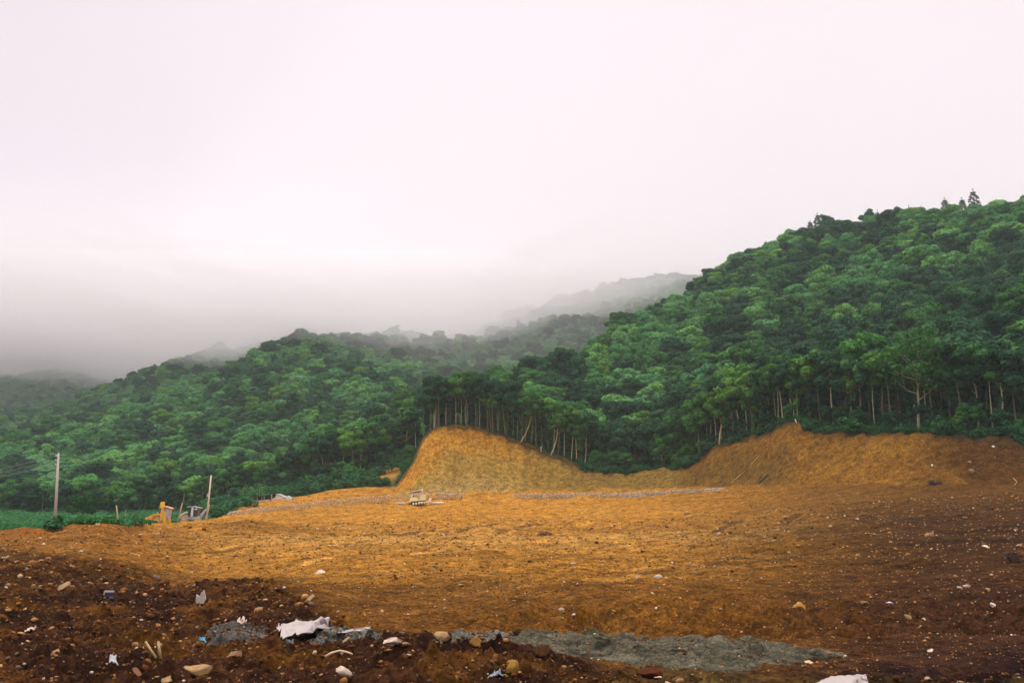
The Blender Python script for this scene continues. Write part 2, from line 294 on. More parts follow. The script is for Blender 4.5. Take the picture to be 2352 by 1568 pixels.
# ------------------------------------------------------------------ object making
COL = scene.collection.objects
def mesh_np(name, V, F, mats, parent=None, loc=None, smooth=False, attrs=None):
    V = np.asarray(V, np.float32); F = np.asarray(F, np.int32)
    me = bpy.data.meshes.new(name); k = F.shape[1]
    me.vertices.add(len(V)); me.vertices.foreach_set('co', V.ravel())
    me.loops.add(F.size); me.loops.foreach_set('vertex_index', F.ravel())
    me.polygons.add(len(F)); me.polygons.foreach_set('loop_start', np.arange(0, F.size, k, dtype=np.int32))
    me.polygons.foreach_set('loop_total', np.full(len(F), k, np.int32))
    if smooth: me.polygons.foreach_set('use_smooth', np.ones(len(F), bool))
    for an, av in (attrs or {}).items():
        at = me.attributes.new(an, 'FLOAT_COLOR', 'POINT'); at.data.foreach_set('color', np.asarray(av, np.float32).ravel())
    me.update(calc_edges=True)
    for m in (mats if isinstance(mats, (list, tuple)) else [mats]): me.materials.append(m)
    o = bpy.data.objects.new(name, me); COL.link(o)
    if parent: o.parent = parent
    if loc is not None: o.location = loc
    return o
class MB:
    def __init__(s): s.v = []; s.f = []
    def quad_box(s, c, sz, rot=0, tilt=0):
        x, y, z = [q/2 for q in sz]; M = Matrix.Translation(c) @ Matrix.Rotation(rot, 4, 'Z') @ Matrix.Rotation(tilt, 4, 'Y')
        n = len(s.v); b = min(x, y, z) * .25
        # box with chamfered vertical + top edges: an octagonal footprint, inset caps
        ring = [(-x+b,-y),(x-b,-y),(x,-y+b),(x,y-b),(x-b,y),(-x+b,y),(-x,y-b),(-x,-y+b)]
        for zz, k in ((-z, .97), (-z+b, 1), (z-b, 1), (z, .94)):
            for a, c2 in ring: s.v.append(M @ Vector((a*k, c2*k, zz)))
        for r in range(3):
            for i in range(8): s.f.append((n+r*8+i, n+r*8+(i+1) % 8, n+(r+1)*8+(i+1) % 8, n+(r+1)*8+i))
        s.f.append(tuple(n+i for i in range(7, -1, -1))); s.f.append(tuple(n+24+i for i in range(8))); return s
    def prism(s, poly, y0, y1):
        n = len(s.v); k = len(poly)
        for y in (y0, y1):
            for x, z in poly: s.v.append(Vector((x, y, z)))
        for i in range(k): s.f.append((n+i, n+(i+1) % k, n+k+(i+1) % k, n+k+i))
        s.f.append(tuple(n+i for i in range(k-1, -1, -1))); s.f.append(tuple(n+k+i for i in range(k))); return s
    def tube(s, pts, rad, sides=8, cap=True):
        pts = [Vector(p) for p in pts]; n = len(s.v)
        if not isinstance(rad, (list, tuple)): rad = [rad]*len(pts)
        for i, p in enumerate(pts):
            d = (pts[min(i+1, len(pts)-1)] - pts[max(i-1, 0)]).normalized()
            a = d.orthogonal().normalized() if abs(d.z) < .9 else d.cross(Vector((0, 1, 0))).normalized()
            b = d.cross(a)
            for k in range(sides):
                t = 2*math.pi*k/sides; s.v.append(p + (a*math.cos(t) + b*math.sin(t))*rad[i])
        for i in range(len(pts)-1):
            for k in range(sides):
                s.f.append((n+i*sides+k, n+i*sides+(k+1) % sides, n+(i+1)*sides+(k+1) % sides, n+(i+1)*sides+k))
        if cap:
            s.f.append(tuple(n+k for k in range(sides-1, -1, -1))); s.f.append(tuple(n+(len(pts)-1)*sides+k for k in range(sides)))
        return s
    def build(s, name, m, parent=None, loc=None, smooth=False):
        me = bpy.data.meshes.new(name); me.from_pydata([tuple(v) for v in s.v], [], s.f); me.materials.append(m)
        if smooth: me.polygons.foreach_set('use_smooth', np.ones(len(s.f), bool))
        o = bpy.data.objects.new(name, me); COL.link(o)
        if parent: o.parent = parent
        if loc is not None: o.location = loc
        return o
def tag(o, label=None, cat=None, group=None, kind=None):
    for k, v in (('label', label), ('category', cat), ('group', group), ('kind', kind)):
        if v: o[k] = v
    return o
def thing(name, loc, label, cat, group=None, rz=0):
    o = bpy.data.objects.new(name, None); COL.link(o); o.location = loc; o.rotation_euler = (0, 0, rz); o.empty_display_size = .5
    return tag(o, label, cat, group)

# ------------------------------------------------------------------ ground sheet
def lerp(a, b, t): return a + (np.asarray(b) - a) * t[..., None]
def soil_colour(X, Y, Zv):
    s = X/np.maximum(Y, 1); n = fbm(X/9, Y/9, 4, 6); n2 = fbm(X/2.2, Y/2.2, 4, 9); nb = fbm(X/30, Y/30, 3, 10)
    D = DARK(s)*(1 + .05*n + .04*n2)
    c = np.broadcast_to(np.array([.36, .155, .026]), X.shape + (3,)).copy()
    c = lerp(c, [.47, .215, .046], sm(n + .5*nb, .05, .5) * .8)
    c = lerp(c, [.20, .080, .014], sm(n2 + n*.6, .15, .8) * .5)
    tr = np.clip(ruts(X, Y), 0, 1) * (1-sm(Y, 150, 190)) * sm(Y, 35, 55)
    c = lerp(c, [.12, .055, .014], sm(tr, .3, .8) * .85); c = lerp(c, [.55, .30, .10], np.exp(-((tr-.25)/.12)**2) * .5)
    band = np.exp(-((Y-78)/16)**2) * (1-sm(s, .2, .4)) * sm(s, -.4, -.2)           # paler, trafficked strip
    c = lerp(c, [.47, .245, .072], band * .55)
    c = lerp(c, [.52, .225, .032], sm(Y, 95, 150) * (1-sm(s, .12, .34)) * .6)      # fresh orange subsoil at the back
    c = lerp(c, [.105, .043, .010], sm(s + .05*n, .08, .44) * .85 * (1-sm(Y, 160, 240)))   # vignette falloff painted as darker brown on the right
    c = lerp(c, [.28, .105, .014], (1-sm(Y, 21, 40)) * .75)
    c = lerp(c, [.36, .13, .016], (sm(Y, DARK(s), DARK(s)+2) * (1-sm(Y, 17, 21)) * sm(s, -.2, -.1) * (1-sm(s, .25, .4))) * .5)
    lm = np.exp(-((X - ray(560,1250)[0]*103)/7.5)**2 - ((Y-101)/6)**2); c = lerp(c, [.20, .085, .016], lm)
    lf = (1-sm(s, -.36, -.28)); c = lerp(c, [.26, .10, .014], lf * .75 * (1-sm(Y, 95, 120))); 
    c = lerp(c, [.33, .09, .012], lf * sm(Y, 70, 88) * (1-sm(s, -.47, -.42)) * .6)
    D2 = D*(1 + .22*nb + .10*n2); wd = .16 + .30*(1-sm(s, -.3, -.12)); dk = 1 - sm(Y, D2*(1-wd*.5), D2*(1+wd))
    dc = lerp(np.broadcast_to(np.array([.060, .024, .0065]), X.shape + (3,)), [.17, .070, .014], sm(n2, -.1, .6)*.85)
    dc = dc*np.array([.66,.62,.46]); dc = lerp(dc, [.022, .012, .005], sm(-n2 + n*.5, .1, .8)*.7); dc = lerp(dc, [.12, .075, .03], sm(s, .05, .2)*(1-sm(Y, 12, 14))*.7)
    c = lerp(c, np.array([0, 0, 0.]), np.zeros(X.shape)) * (1-dk[..., None]) + dc*dk[..., None]
    # banks
    f8 = feat(8, s); f10 = EDGE(s); q = np.clip((Y-f8)/(f10-f8), 0, 1); bk = sm(q, .03, .12) * bank_at(s)
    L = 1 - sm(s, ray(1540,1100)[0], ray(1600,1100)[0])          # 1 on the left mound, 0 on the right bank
    ang = fbm((X*.5+Y)/3.2, (X-Y*.5)/14, 4, 8)
    m = np.broadcast_to(np.array([.42, .24, .055]), X.shape + (3,))
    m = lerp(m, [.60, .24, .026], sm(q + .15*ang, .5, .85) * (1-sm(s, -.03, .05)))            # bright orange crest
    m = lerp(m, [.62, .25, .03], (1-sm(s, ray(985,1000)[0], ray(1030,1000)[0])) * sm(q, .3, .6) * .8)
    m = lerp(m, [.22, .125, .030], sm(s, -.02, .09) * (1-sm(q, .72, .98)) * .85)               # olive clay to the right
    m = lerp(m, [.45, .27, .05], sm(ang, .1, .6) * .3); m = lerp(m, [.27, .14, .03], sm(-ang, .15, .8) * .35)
    st = fbm((X*.8+Y*.4)/.7, (Y+Zv)/5, 3, 2) + .6*fbm(X/.5, Zv/.5, 2, 5)
    m = lerp(m, [.26, .14, .035], sm(st, .1, .8)*.22); m = lerp(m, [.55, .33, .08], sm(-st, .2, .8)*.18)
    m = lerp(m, [.42, .27, .12], (1-sm(q, .1, .45)) * (1-sm(s, -.03, .02)) * .6)
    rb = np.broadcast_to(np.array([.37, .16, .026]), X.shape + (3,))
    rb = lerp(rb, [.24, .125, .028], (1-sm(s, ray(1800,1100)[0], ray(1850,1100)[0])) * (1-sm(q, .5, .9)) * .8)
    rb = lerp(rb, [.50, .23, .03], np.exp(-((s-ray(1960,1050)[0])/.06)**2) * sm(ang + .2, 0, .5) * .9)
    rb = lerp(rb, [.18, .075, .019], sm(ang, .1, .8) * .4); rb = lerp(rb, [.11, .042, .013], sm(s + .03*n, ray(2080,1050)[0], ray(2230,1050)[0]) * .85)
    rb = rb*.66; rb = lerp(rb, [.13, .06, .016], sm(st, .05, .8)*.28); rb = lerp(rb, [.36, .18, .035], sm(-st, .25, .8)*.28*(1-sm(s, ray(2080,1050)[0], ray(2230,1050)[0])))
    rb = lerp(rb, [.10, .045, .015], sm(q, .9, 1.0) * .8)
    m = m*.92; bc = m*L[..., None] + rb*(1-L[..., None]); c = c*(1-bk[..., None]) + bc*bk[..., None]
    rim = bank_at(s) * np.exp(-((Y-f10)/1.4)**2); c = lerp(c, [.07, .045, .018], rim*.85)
    # vegetated ground behind the edge / field
    lefts = 1-bank_at(s); far = np.where(lefts > .5, sm(Y, f8+1.5+2*n, f8+4+2*n), sm(Y, f10+.5, f10+2))
    led = sm(s, ray(520,1150)[0], ray(590,1150)[0])             # orange ledges left of the mound run on to the cut top
    far = np.where(lefts > .5, sm(Y, f8+(f10-f8)*led+1.0, f8+(f10-f8)*led+4), far)
    gc = lerp(np.broadcast_to(np.array([.035, .06, .018]), X.shape + (3,)), [.05, .10, .025], sm(n2, -.2, .5))
    patch = np.exp(-(((s-ray(882,1085)[0])/.017)**2) - ((Y-249)/6.5)**2)
    gc = lerp(gc, [.50, .25, .06], np.clip(patch*2.2, 0, 1)); 
    c = c*(1-far[..., None]) + gc*far[..., None]
    al = np.clip((1-far) * (1-.6*bk) * (.5 + .9*sm(n, -.3, .4)), 0, 1)
    fld = (1-bk)*(1-dk)*(1-far); strat = fbm(X/22, Y/4.5, 3, 4); c = lerp(c, c*.55, fld*sm(strat, .1, .6)*.45*(1.3-.6*sm(Y, 50, 90))); c = lerp(c, c*1.25, fld*sm(-strat, .15, .7)*.6)
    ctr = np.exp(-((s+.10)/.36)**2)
    c = c * (1.04 + .28*ctr*fld*sm(Y, 26, 60) - .46*fld*(1-sm(Y, 19, 42)))[..., None]; c = c * (1 - .58*(1-bk)*sm(s, .10, .45)*(1-sm(Y, 50, 160)))[..., None]  # light falloff painted into the soil colour: brighter centre, darker near and right
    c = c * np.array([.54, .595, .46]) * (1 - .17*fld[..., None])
    return np.concatenate([np.clip(c, .004, .8), al[..., None]], -1)
def sheet(name, S, Ys, mats, extra_front=False, kind='structure'):
    Sg, Yg = np.meshgrid(S, Ys, indexing='ij'); X = np.clip(Sg*Yg, -2050, 2050)
    Zv = H(Sg*Yg, Yg) + detail(Sg*Yg, Yg)
    Y2 = Yg.copy()
    if extra_front:
        A = np.array([-25., -8., -2.])
        X = np.concatenate([X[:, :1]*np.array([8., 4., 2.]), X], 1); Y2 = np.concatenate([np.broadcast_to(A, (len(S), 3)), Y2], 1)
        Zv = np.concatenate([np.full((len(S), 3), -1.65), Zv], 1)
    n, m = X.shape; V = np.stack([X, Y2, Zv], -1).reshape(-1, 3)
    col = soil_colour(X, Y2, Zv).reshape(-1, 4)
    i, j = np.meshgrid(np.arange(n-1), np.arange(m-1), indexing='ij'); a = (i*m+j).ravel()
    F = np.stack([a, a+m, a+m+1, a+1], 1)
    o = mesh_np(name, V, F, mats, smooth=True, attrs={'soil': col}); tag(o, kind=kind); return o
def s_nodes(step, lim=.62):
    c = np.arange(-lim, lim+1e-6, step); e = np.array([.66,.72,.8,.95,1.2,1.6,2.5,5,12.]); return np.concatenate([-e[::-1], c, e])
SPLIT = 340.
Yg = np.concatenate([np.exp(np.linspace(math.log(2.5), math.log(8), 40))[:-1], np.exp(np.linspace(math.log(8), math.log(70), 840))[:-1], np.exp(np.linspace(math.log(70), math.log(140), 230))[:-1], np.linspace(140, 246, 520)[:-1], np.linspace(246, SPLIT, 90)])
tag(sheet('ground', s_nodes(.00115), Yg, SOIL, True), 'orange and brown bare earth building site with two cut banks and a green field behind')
hs_ = sheet('hills', s_nodes(.006, .9), np.exp(np.linspace(math.log(SPLIT), math.log(2450), 260)), mat('forest_floor', (.02,.035,.015), .95))
tag(hs_, 'steep forested hills rising into low cloud')

# ------------------------------------------------------------------ foliage and trees
def leaves(lobes, n, size, r, up=.25, flat=.75, elong=1.5):
    """leaf sprays spread over and just under the surface of several lobes"""
    lobes = np.array(lobes, float); w = lobes[:, 3]**2; k = r.choice(len(lobes), n, p=w/w.sum()); lb = lobes[k]
    d = r.normal(size=(n, 3)); d[:, 2] += up; d /= np.linalg.norm(d, axis=1)[:, None]
    rad = r.uniform(.55, 1.06, n)**.6; lump = 1 + .13*np.sin(d[:, 0]*7 + k) * np.cos(d[:, 1]*6 + 2*k) + .08*np.sin(d[:, 2]*11+k)
    P = lb[:, :3] + d * np.stack([lb[:, 3], lb[:, 3], lb[:, 4]], 1) * (rad*lump)[:, None]
    nrm = d + r.normal(size=(n, 3))*.36; nrm[:, 2] += .3; nrm /= np.linalg.norm(nrm, axis=1)[:, None]
    a = np.cross(nrm, r.normal(size=(n, 3))); a /= np.linalg.norm(a, axis=1)[:, None] + 1e-9; b = np.cross(nrm, a)
    sz = size * r.uniform(.55, 1.35, n); q = []
    for sa, sb in ((-.5, -.1), (0, -.5), (.55, .05), (.05, .5)):
        j = r.uniform(.7, 1.3, (n, 2)); q.append(P + a*(sa*elong*sz*j[:, 0])[:, None] + b*(sb*sz*flat*2*j[:, 1]*.75)[:, None])
    V = np.stack(q, 1).reshape(-1, 3); F = np.arange(4*n).reshape(n, 4); return V, F
class Proto: pass
def pal(i): return (LEAFL, LEAF, LEAFD, LEAFL)[i % 4]
def make_tree_meshes(i, h, trunk_r, crown_lo, spread, nl, lsize, lean=(0, 0), nl_lobes=9, bend=.5, bark=None, bare=False, kinked=False):
    r = np.random.default_rng(100+i); mb = MB(); n = 8
    top = h*.86; px = []
    for k in range(n+1):
        t = k/n; w = math.sin(t*math.pi*(1.6 if kinked else 1)+i)*bend*t
        px.append(Vector((lean[0]*t + w + (0 if k == 0 else r.normal()*.05), lean[1]*t + math.cos(i*2+t*4)*bend*.4*t, top*t)))
    mb.tube(px, [trunk_r*(1.25 if k == 0 else 1)*(1-.72*k/n) for k in range(n+1)], 7)
    lobes = []
    nb = nl_lobes
    for b in range(nb):
        t = crown_lo + (1-crown_lo)*(b/nb)**.8*.93; p = px[0].lerp(px[-1], 0); f = t*n; k = min(int(f), n-1); p = px[k].lerp(px[k+1], f-k)
        a = b*2.4 + i + r.normal()*.3; L = spread*(1.05-.55*abs((b/nb)-.35))*r.uniform(.6, 1.0)
        e = p + Vector((math.cos(a)*L, math.sin(a)*L, L*r.uniform(.45, .95)))
        mid = p.lerp(e, .5) + Vector((0, 0, -.08*L)); rr = trunk_r*(1-.72*t)*.62
        mb.tube([p, mid, e], [rr, rr*.7, rr*.25], 5, cap=False)
        for q in range(2):
            e2 = mid.lerp(e, .5) + Vector((r.normal(), r.normal(), abs(r.normal())+.3))*spread*.28; mb.tube([mid.lerp(e, .3), e2], [rr*.5, rr*.15], 4, cap=False)
            if bare: mb.tube([e2.lerp(mid, .4), e2 + Vector((r.normal(), r.normal(), abs(r.normal())+.5))*spread*.25], [rr*.25, rr*.08], 4, cap=False)
        lr = spread*r.uniform(.34, .52); lobes.append((e.x, e.y, e.z, lr, lr*r.uniform(.55, .8)))
        if r.random() < .7:
            lr2 = lr*.7; lobes.append((e.x+r.normal()*lr*.8, e.y+r.normal()*lr*.8, e.z+r.normal()*lr*.5, lr2, lr2*.7))
    for q in range(3 if crown_lo > .4 and i % 2 and i < 20 else 0):
        t = r.uniform(.12, crown_lo); k = min(int(t*n), n-1); p = px[k]; lr = r.uniform(.3, .75); lobes.append((p.x+r.normal()*.4, p.y+r.normal()*.4, p.z+r.uniform(0, 1.2), lr, lr*.9))
    e = px[-1]; lobes.append((e.x, e.y, e.z+.2, spread*.5, spread*.4)); lobes.append((e.x+r.normal()*.5, e.y+r.normal()*.5, e.z-spread*.4, spread*.5, spread*.45))
    m1 = bpy.data.meshes.new('trunk'); m1.from_pydata([tuple(v) for v in mb.v], [], mb.f); m1.materials.append(bark or BARK)
    m1.polygons.foreach_set('use_smooth', np.ones(len(mb.f), bool))
    V, F = leaves(lobes, nl, lsize, r)
    return m1, V, F
_mc = {}
def crown_mesh(V, F, m=None):
    me = bpy.data.meshes.new('crown'); me.vertices.add(len(V)); me.vertices.foreach_set('co', V.astype(np.float32).ravel())
    me.loops.add(F.size); me.loops.foreach_set('vertex_index', F.astype(np.int32).ravel()); me.polygons.add(len(F))
    me.polygons.foreach_set('loop_start', np.arange(0, F.size, 4, dtype=np.int32)); me.polygons.foreach_set('loop_total', np.full(len(F), 4, np.int32))
    me.update(calc_edges=True); me.materials.append(m or LEAF); return me
tall = []       # slender forest-edge trees with long bare trunks (nominal 13 m)
for i in range(8):
    m1, V, F = make_tree_meshes(i, 13, .115 + .03*(i % 3), [.56,.5,.62,.45][i % 4], 2.3 + .5*(i % 3), 5200, .36, lean=((i % 3-1)*.7, 0), bend=.35+.2*(i % 2))
    tall.append((m1, crown_mesh(V, F, LEAFD if i in (1, 4, 7) else LEAF)))
tallc = tall[::2]
broad = []      # rounded canopy trees clothed lower down (nominal 11 m)
for i in range(8):
    m1, V, F = make_tree_meshes(20+i, 10.5, .17, [.28,.35,.22][i % 3], 3.3 + .45*(i % 3), 5200, .42, nl_lobes=10+i % 4, bend=.25, bark=BARKD)
    broad.append((m1, crown_mesh(V, F, LEAF if i % 2 else LEAFD)))
pine = []
for i in range(3):   # conifers on the skyline: whorls of level boughs
    r = np.random.default_rng(60+i); mb = MB(); h = 15+2*i; mb.tube([(0,0,0), (.1,0,h*.5), (0,.1,h)], [.2,.14,.04], 6); lob = []
    for k in range(11):
        z = h*(.38+.6*k/11); L = (h-z)*.33+.5
        for q in range(4):
            a = q*1.57+k*.9+r.normal()*.2; L2 = L*r.uniform(.6, 1.1); e = (math.cos(a)*L2, math.sin(a)*L2, z+.25*L2)
            mb.tube([(0,0,z), e], [.05,.02], 4, cap=False); lob.append((*[c*.8 for c in e[:2]], e[2], .55+.1*L2, .28))
    lob.append((0,0,h,.35,.9)); me = bpy.data.meshes.new('trunk'); me.from_pydata([tuple(v) for v in mb.v], [], mb.f); me.materials.append(BARKD)
    V, F = leaves(lob, 2600, .34, r); pine.append((me, crown_mesh(V, F, LEAFD)))
TREES = []
def put_tree(proto, x, y, sc, rz, label, group='trees along the edge of the cleared ground', name='tree', tilt=0, z=None):
    z = float(HD(x, y)) - .15 if z is None else z
    root = thing(name, (x, y, z), label, 'tree', group, rz); root.scale = (sc[0], sc[0], sc[1]); root.rotation_euler = (0, tilt, rz)
    for nm, me in (('trunk', proto[0]), ('crown', proto[1])):
        c = bpy.data.objects.new(nm, me); COL.link(c); c.parent = root
    TREES.append(root); return root
XE = lambda px, py=1000: ray(px, py)[0]
# --- individual trees: the front ranks, then the nearest canopy
def row(px0, px1, base_py, n, off, hs, label, group, pr, jit=1.2, tl=.05):
    s0, s1 = XE(px0, base_py), XE(px1, base_py)
    for k in range(n):
        s = s0 + (s1-s0)*(k + .5 + rng.uniform(-.42, .42))/n; f = float(EDGE(s)) + off + rng.uniform(-jit, jit); 
        p = pr[int(rng.integers(len(pr)))]; q = rng.uniform(*hs)
        put_tree(p, s*f, f, (q*rng.uniform(.85, 1.1), q), rng.uniform(0, 6.28), label, group, tilt=rng.normal()*tl)
row(965, 1190, 985, 17, 1.6, (.80,1.08), 'slender pale trunked tree in the front row on the crest of the left mound', 'front row on the left mound crest', tallc)
row(980, 1200, 985, 11, 5.5, (.85,1.05), 'slim tree just behind the front row on the crest of the left mound', 'second row on the left mound crest', tallc+tall[1:2], 1.5)
row(975, 1210, 985, 12, 11, (.95,1.2), 'leafy tree standing behind the tall pale trunks on the left mound', 'third row on the left mound', broad, 2)
row(1190, 1350, 1050, 13, 2.2, (.85,1.05), 'leaning thin trunked tree where the left mound slopes down to the right', 'leaning trees down the mound shoulder', tallc, 1.2, .2)
row(1190, 1350, 1050, 8, 8, (.9,1.1), 'dark leafy tree behind the leaning trunks on the mound shoulder', 'trees behind the leaning trunks', broad, 2)
row(1340, 1600, 1070, 20, 6, (.8,1.0), 'dark tree at the back of the hollow between the two cut banks', 'trees in the hollow between the banks', broad+tall[:3], 3)
row(1340, 1600, 1070, 10, 13, (.9,1.1), 'taller tree rising behind the hollow between the two cut banks', 'second trees of the hollow', broad, 3)
row(1600, 1840, 1010, 18, 2.2, (.85,1.1), 'thin trunked tree along the sloping left rim of the right bank', 'trees on the sloping rim of the right bank', tall, 1.2)
row(1600, 1850, 1010, 12, 8, (1.0,1.25), 'leafy tree behind the thin trunks on the sloping rim of the right bank', 'second trees of the sloping rim', tall[:4]+broad[:4], 2)
row(1850, 2420, 990, 24, 4.0, (.92,1.22), 'tall trunked dark tree along the level top of the right bank', 'front row above the right bank', tall, 2)
row(1850, 2440, 990, 18, 9, (1.1,1.4), 'tall leafy tree in the dark wood above the right bank', 'second row above the right bank', tall[:3]+broad[::2], 2.5)
row(1850, 2440, 980, 14, 17, (1.25,1.55), 'big spreading tree high in the dark wood above the right bank', 'third row above the right bank', broad[::2]+broad[1:2], 3)
row(700, 965, 1090, 22, 1.5, (.85,1.1), 'thin trunked tree on the bushy slope left of the big mound', 'trees on the slope left of the mound', tall[:6]+broad[:2], 2.5) if False else None
def row_at(px0, px1, y0, n, hs, label, group, pr, jit=2.5, tl=.05):
    for k in range(n):
        q = (k+.5+rng.uniform(-.42, .42))/n; px = px0+(px1-px0)*q; D = np.interp(px, [y[0] for y in y0], [y[1] for y in y0]) + rng.uniform(-jit, jit)
        s = XE(px, 1120)
        if abs(s-XE(880, 1085)) < .021 and D < 259: continue
        p = pr[int(rng.integers(len(pr)))]; q = rng.uniform(*hs)
        put_tree(p, s*D, D, (q*rng.uniform(.9, 1.15), q), rng.uniform(0, 6.28), label, group, tilt=rng.normal()*tl)
row_at(700, 955, [(700,258),(955,254)], 24, (.85,1.05), 'thin trunked tree on the bushy slope left of the big mound', 'trees on the slope left of the mound', tall)
row_at(690, 965, [(690,267),(965,263)], 18, (.9,1.12), 'leafy tree behind the thin trunks on the slope left of the mound', 'second trees of the slope', broad)
row_at(480, 700, [(480,268),(700,268)], 14, (.72,.95), 'dark tree behind the white house and the grey excavator', 'trees behind the white house', tall[:4]+broad[:4])
row_at(0, 480, [(0,262),(480,268)], 22, (.6,.85), 'low dark tree at the back of the green field', 'trees at the back of the green field', broad+tall[:3], 4)
row(1350, 1600, 1070, 7, 1.2, (.28,.5), 'small bushy sapling at the edge of the hollow between the banks', 'saplings along the hollow', broad, .6)
row(1860, 2430, 990, 11, 1.6, (.28,.55), 'small bushy sapling on the rim of the right bank', 'saplings on the rim of the right bank', broad, .8)
row(1610, 1830, 1010, 4, 1.3, (.25,.4), 'small bushy sapling on the sloping rim of the right bank', 'saplings on the sloping rim', broad, .6)
row_at(690, 950, [(690,248),(950,247)], 10, (.3,.55), 'small bright tree in the scrub left of the mound', 'small trees in the scrub left of the mound', broad, 3)
print('individual trees', len(TREES))
# --- trees with a shape of their own
def special(px, py, D, fn, label, sc, **kw):
    m1, V, F = make_tree_meshes(**kw); s = XE(px, py)
    return put_tree((m1, crown_mesh(V, F)), s*D, D, (sc, sc), 0, label, None, name='tree')
e_ = lambda px, py: float(EDGE(XE(px, py)))
special(2112, 985, e_(2112, 985)+.8, None, 'tall half bare tree with wide pale forking branches above the right bank', 1.32,
        i=301, h=13.5, trunk_r=.2, crown_lo=.36, spread=3.9, nl=2200, lsize=.3, nl_lobes=14, bend=.5, bare=True, bark=GBARK)
special(1522, 1062, e_(1522,1062)+1.0, None, 'small pale forked tree standing in the hollow between the banks', .62,
        i=311, h=9, trunk_r=.2, crown_lo=.35, spread=3.4, nl=900, lsize=.35, nl_lobes=7, bend=.5, bare=True, bark=PBARK)
special(1265, 1045, e_(1265,1045)+.3, None, 'pale kinked tree leaning right at the foot of the mound shoulder', .85,
        i=321, h=11, trunk_r=.2, crown_lo=.6, spread=2.4, nl=1500, lsize=.34, lean=(3.2, 0), bend=.7, kinked=True, bark=PBARK)
special(1196, 1022, e_(1196,1022)+.3, None, 'pale curved tree leaning far to the right on the mound shoulder', .9,
        i=331, h=11, trunk_r=.2, crown_lo=.62, spread=2.4, nl=1500, lsize=.34, lean=(4.2, 0), bend=-.9, bark=PBARK)
special(190, 1200, 150, None, 'small twisted tree with sparse crown behind the left dirt heap', .55,
        i=341, h=9, trunk_r=.17, crown_lo=.38, spread=3.6, nl=1100, lsize=.4, nl_lobes=8, bend=.5, bark=BARKD, bare=True)
special(1652, 1020, e_(1652,1020)+.2, None, 'twin stemmed pale tree on the left corner of the right bank', .95,
        i=351, h=11, trunk_r=.19, crown_lo=.35, spread=2.8, nl=2600, lsize=.34, lean=(1.2, 0), bend=.6, bark=PBARK)
# --- the wood on the hills: one mass, built of the same crowns
def scatter_pts(Dmin, Dmax, step, smin=-.66, smax=.66):
    P = []; y = Dmin
    while y < Dmax:
        st = step*(1 + max(0, y-450)/1400)
        x = np.arange(smin*y, smax*y, st); x = x + rng.uniform(-.45, .45, len(x))*st; yy = y + rng.uniform(-.45, .45, len(x))*st
        P.append(np.stack([x, yy], 1)); y += st
    return np.concatenate(P)
vis = np.maximum.accumulate(np.where(YN[None] > 120, (TAB + 3)/YN[None], -1), axis=1)
def visible(X, Y, zt, margin=10):
    s = X/Y; i = np.clip(np.round((s-SN[0])/(SN[-1]-SN[0])*(NS-1)).astype(int), 0, NS-1)
    j = np.clip(((np.log(Y)-lY0)/(lY1-lY0)*(NY-1)).astype(int)-3, 0, NY-1); return (zt+margin)/Y > vis[i, j]
def points_object(name, P, sc, idx, protos, label, kind='stuff', squash=None, random_tilt=.08):
    me = bpy.data.meshes.new(name); me.vertices.add(len(P)); me.vertices.foreach_set('co', P.astype(np.float32).ravel())
    a = me.attributes.new('sc', 'FLOAT_VECTOR', 'POINT'); a.data.foreach_set('vector', sc.astype(np.float32).ravel())
    rt = np.stack([rng.normal(size=len(P))*random_tilt, rng.normal(size=len(P))*random_tilt, rng.uniform(0, 6.28, len(P))], 1)
    a = me.attributes.new('rt', 'FLOAT_VECTOR', 'POINT'); a.data.foreach_set('vector', rt.astype(np.float32).ravel())
    a = me.attributes.new('ix', 'INT', 'POINT'); a.data.foreach_set('value', idx.astype(np.int32))
    o = bpy.data.objects.new(name, me); COL.link(o); tag(o, label, kind=kind)
    g = bpy.data.node_groups.new(name, 'GeometryNodeTree'); g.interface.new_socket('Geometry', in_out='INPUT', socket_type='NodeSocketGeometry'); g.interface.new_socket('Geometry', in_out='OUTPUT', socket_type='NodeSocketGeometry')
    n = g.nodes.new; gi = n('NodeGroupInput'); go = n('NodeGroupOutput'); ip = n('GeometryNodeInstanceOnPoints'); g2i = n('GeometryNodeGeometryToInstance')
    for pr in protos[::-1]:
        oi = n('GeometryNodeObjectInfo'); oi.transform_space = 'ORIGINAL'; oi.inputs['Object'].default_value = pr; oi.inputs['As Instance'].default_value = True
        g.links.new(oi.outputs['Geometry'], g2i.inputs[0])
    def at(nm, ty):
        q = n('GeometryNodeInputNamedAttribute'); q.data_type = ty; q.inputs[0].default_value = nm; return q.outputs[0]
    g.links.new(gi.outputs[0], ip.inputs['Points']); g.links.new(g2i.outputs[0], ip.inputs['Instance']); ip.inputs['Pick Instance'].default_value = True
    g.links.new(at('ix', 'INT'), ip.inputs['Instance Index']); g.links.new(at('sc', 'FLOAT_VECTOR'), ip.inputs['Scale'])
    er = n('FunctionNodeEulerToRotation'); g.links.new(at('rt', 'FLOAT_VECTOR'), er.inputs[0]); g.links.new(er.outputs[0], ip.inputs['Rotation'])
    g.links.new(ip.outputs[0], go.inputs[0]); md = o.modifiers.new('scatter', 'NODES'); md.node_group = g; return o
def first_child(me, part):
    for t in TREES:
        for c in t.children:
            if c.data == me: return c
bpy.context.view_layer.update()
used_b = [c for c in (first_child(p[1], 'crown') for p in broad) if c]
used_t = [c for c in (first_child(p[1], 'crown') for p in tall) if c]
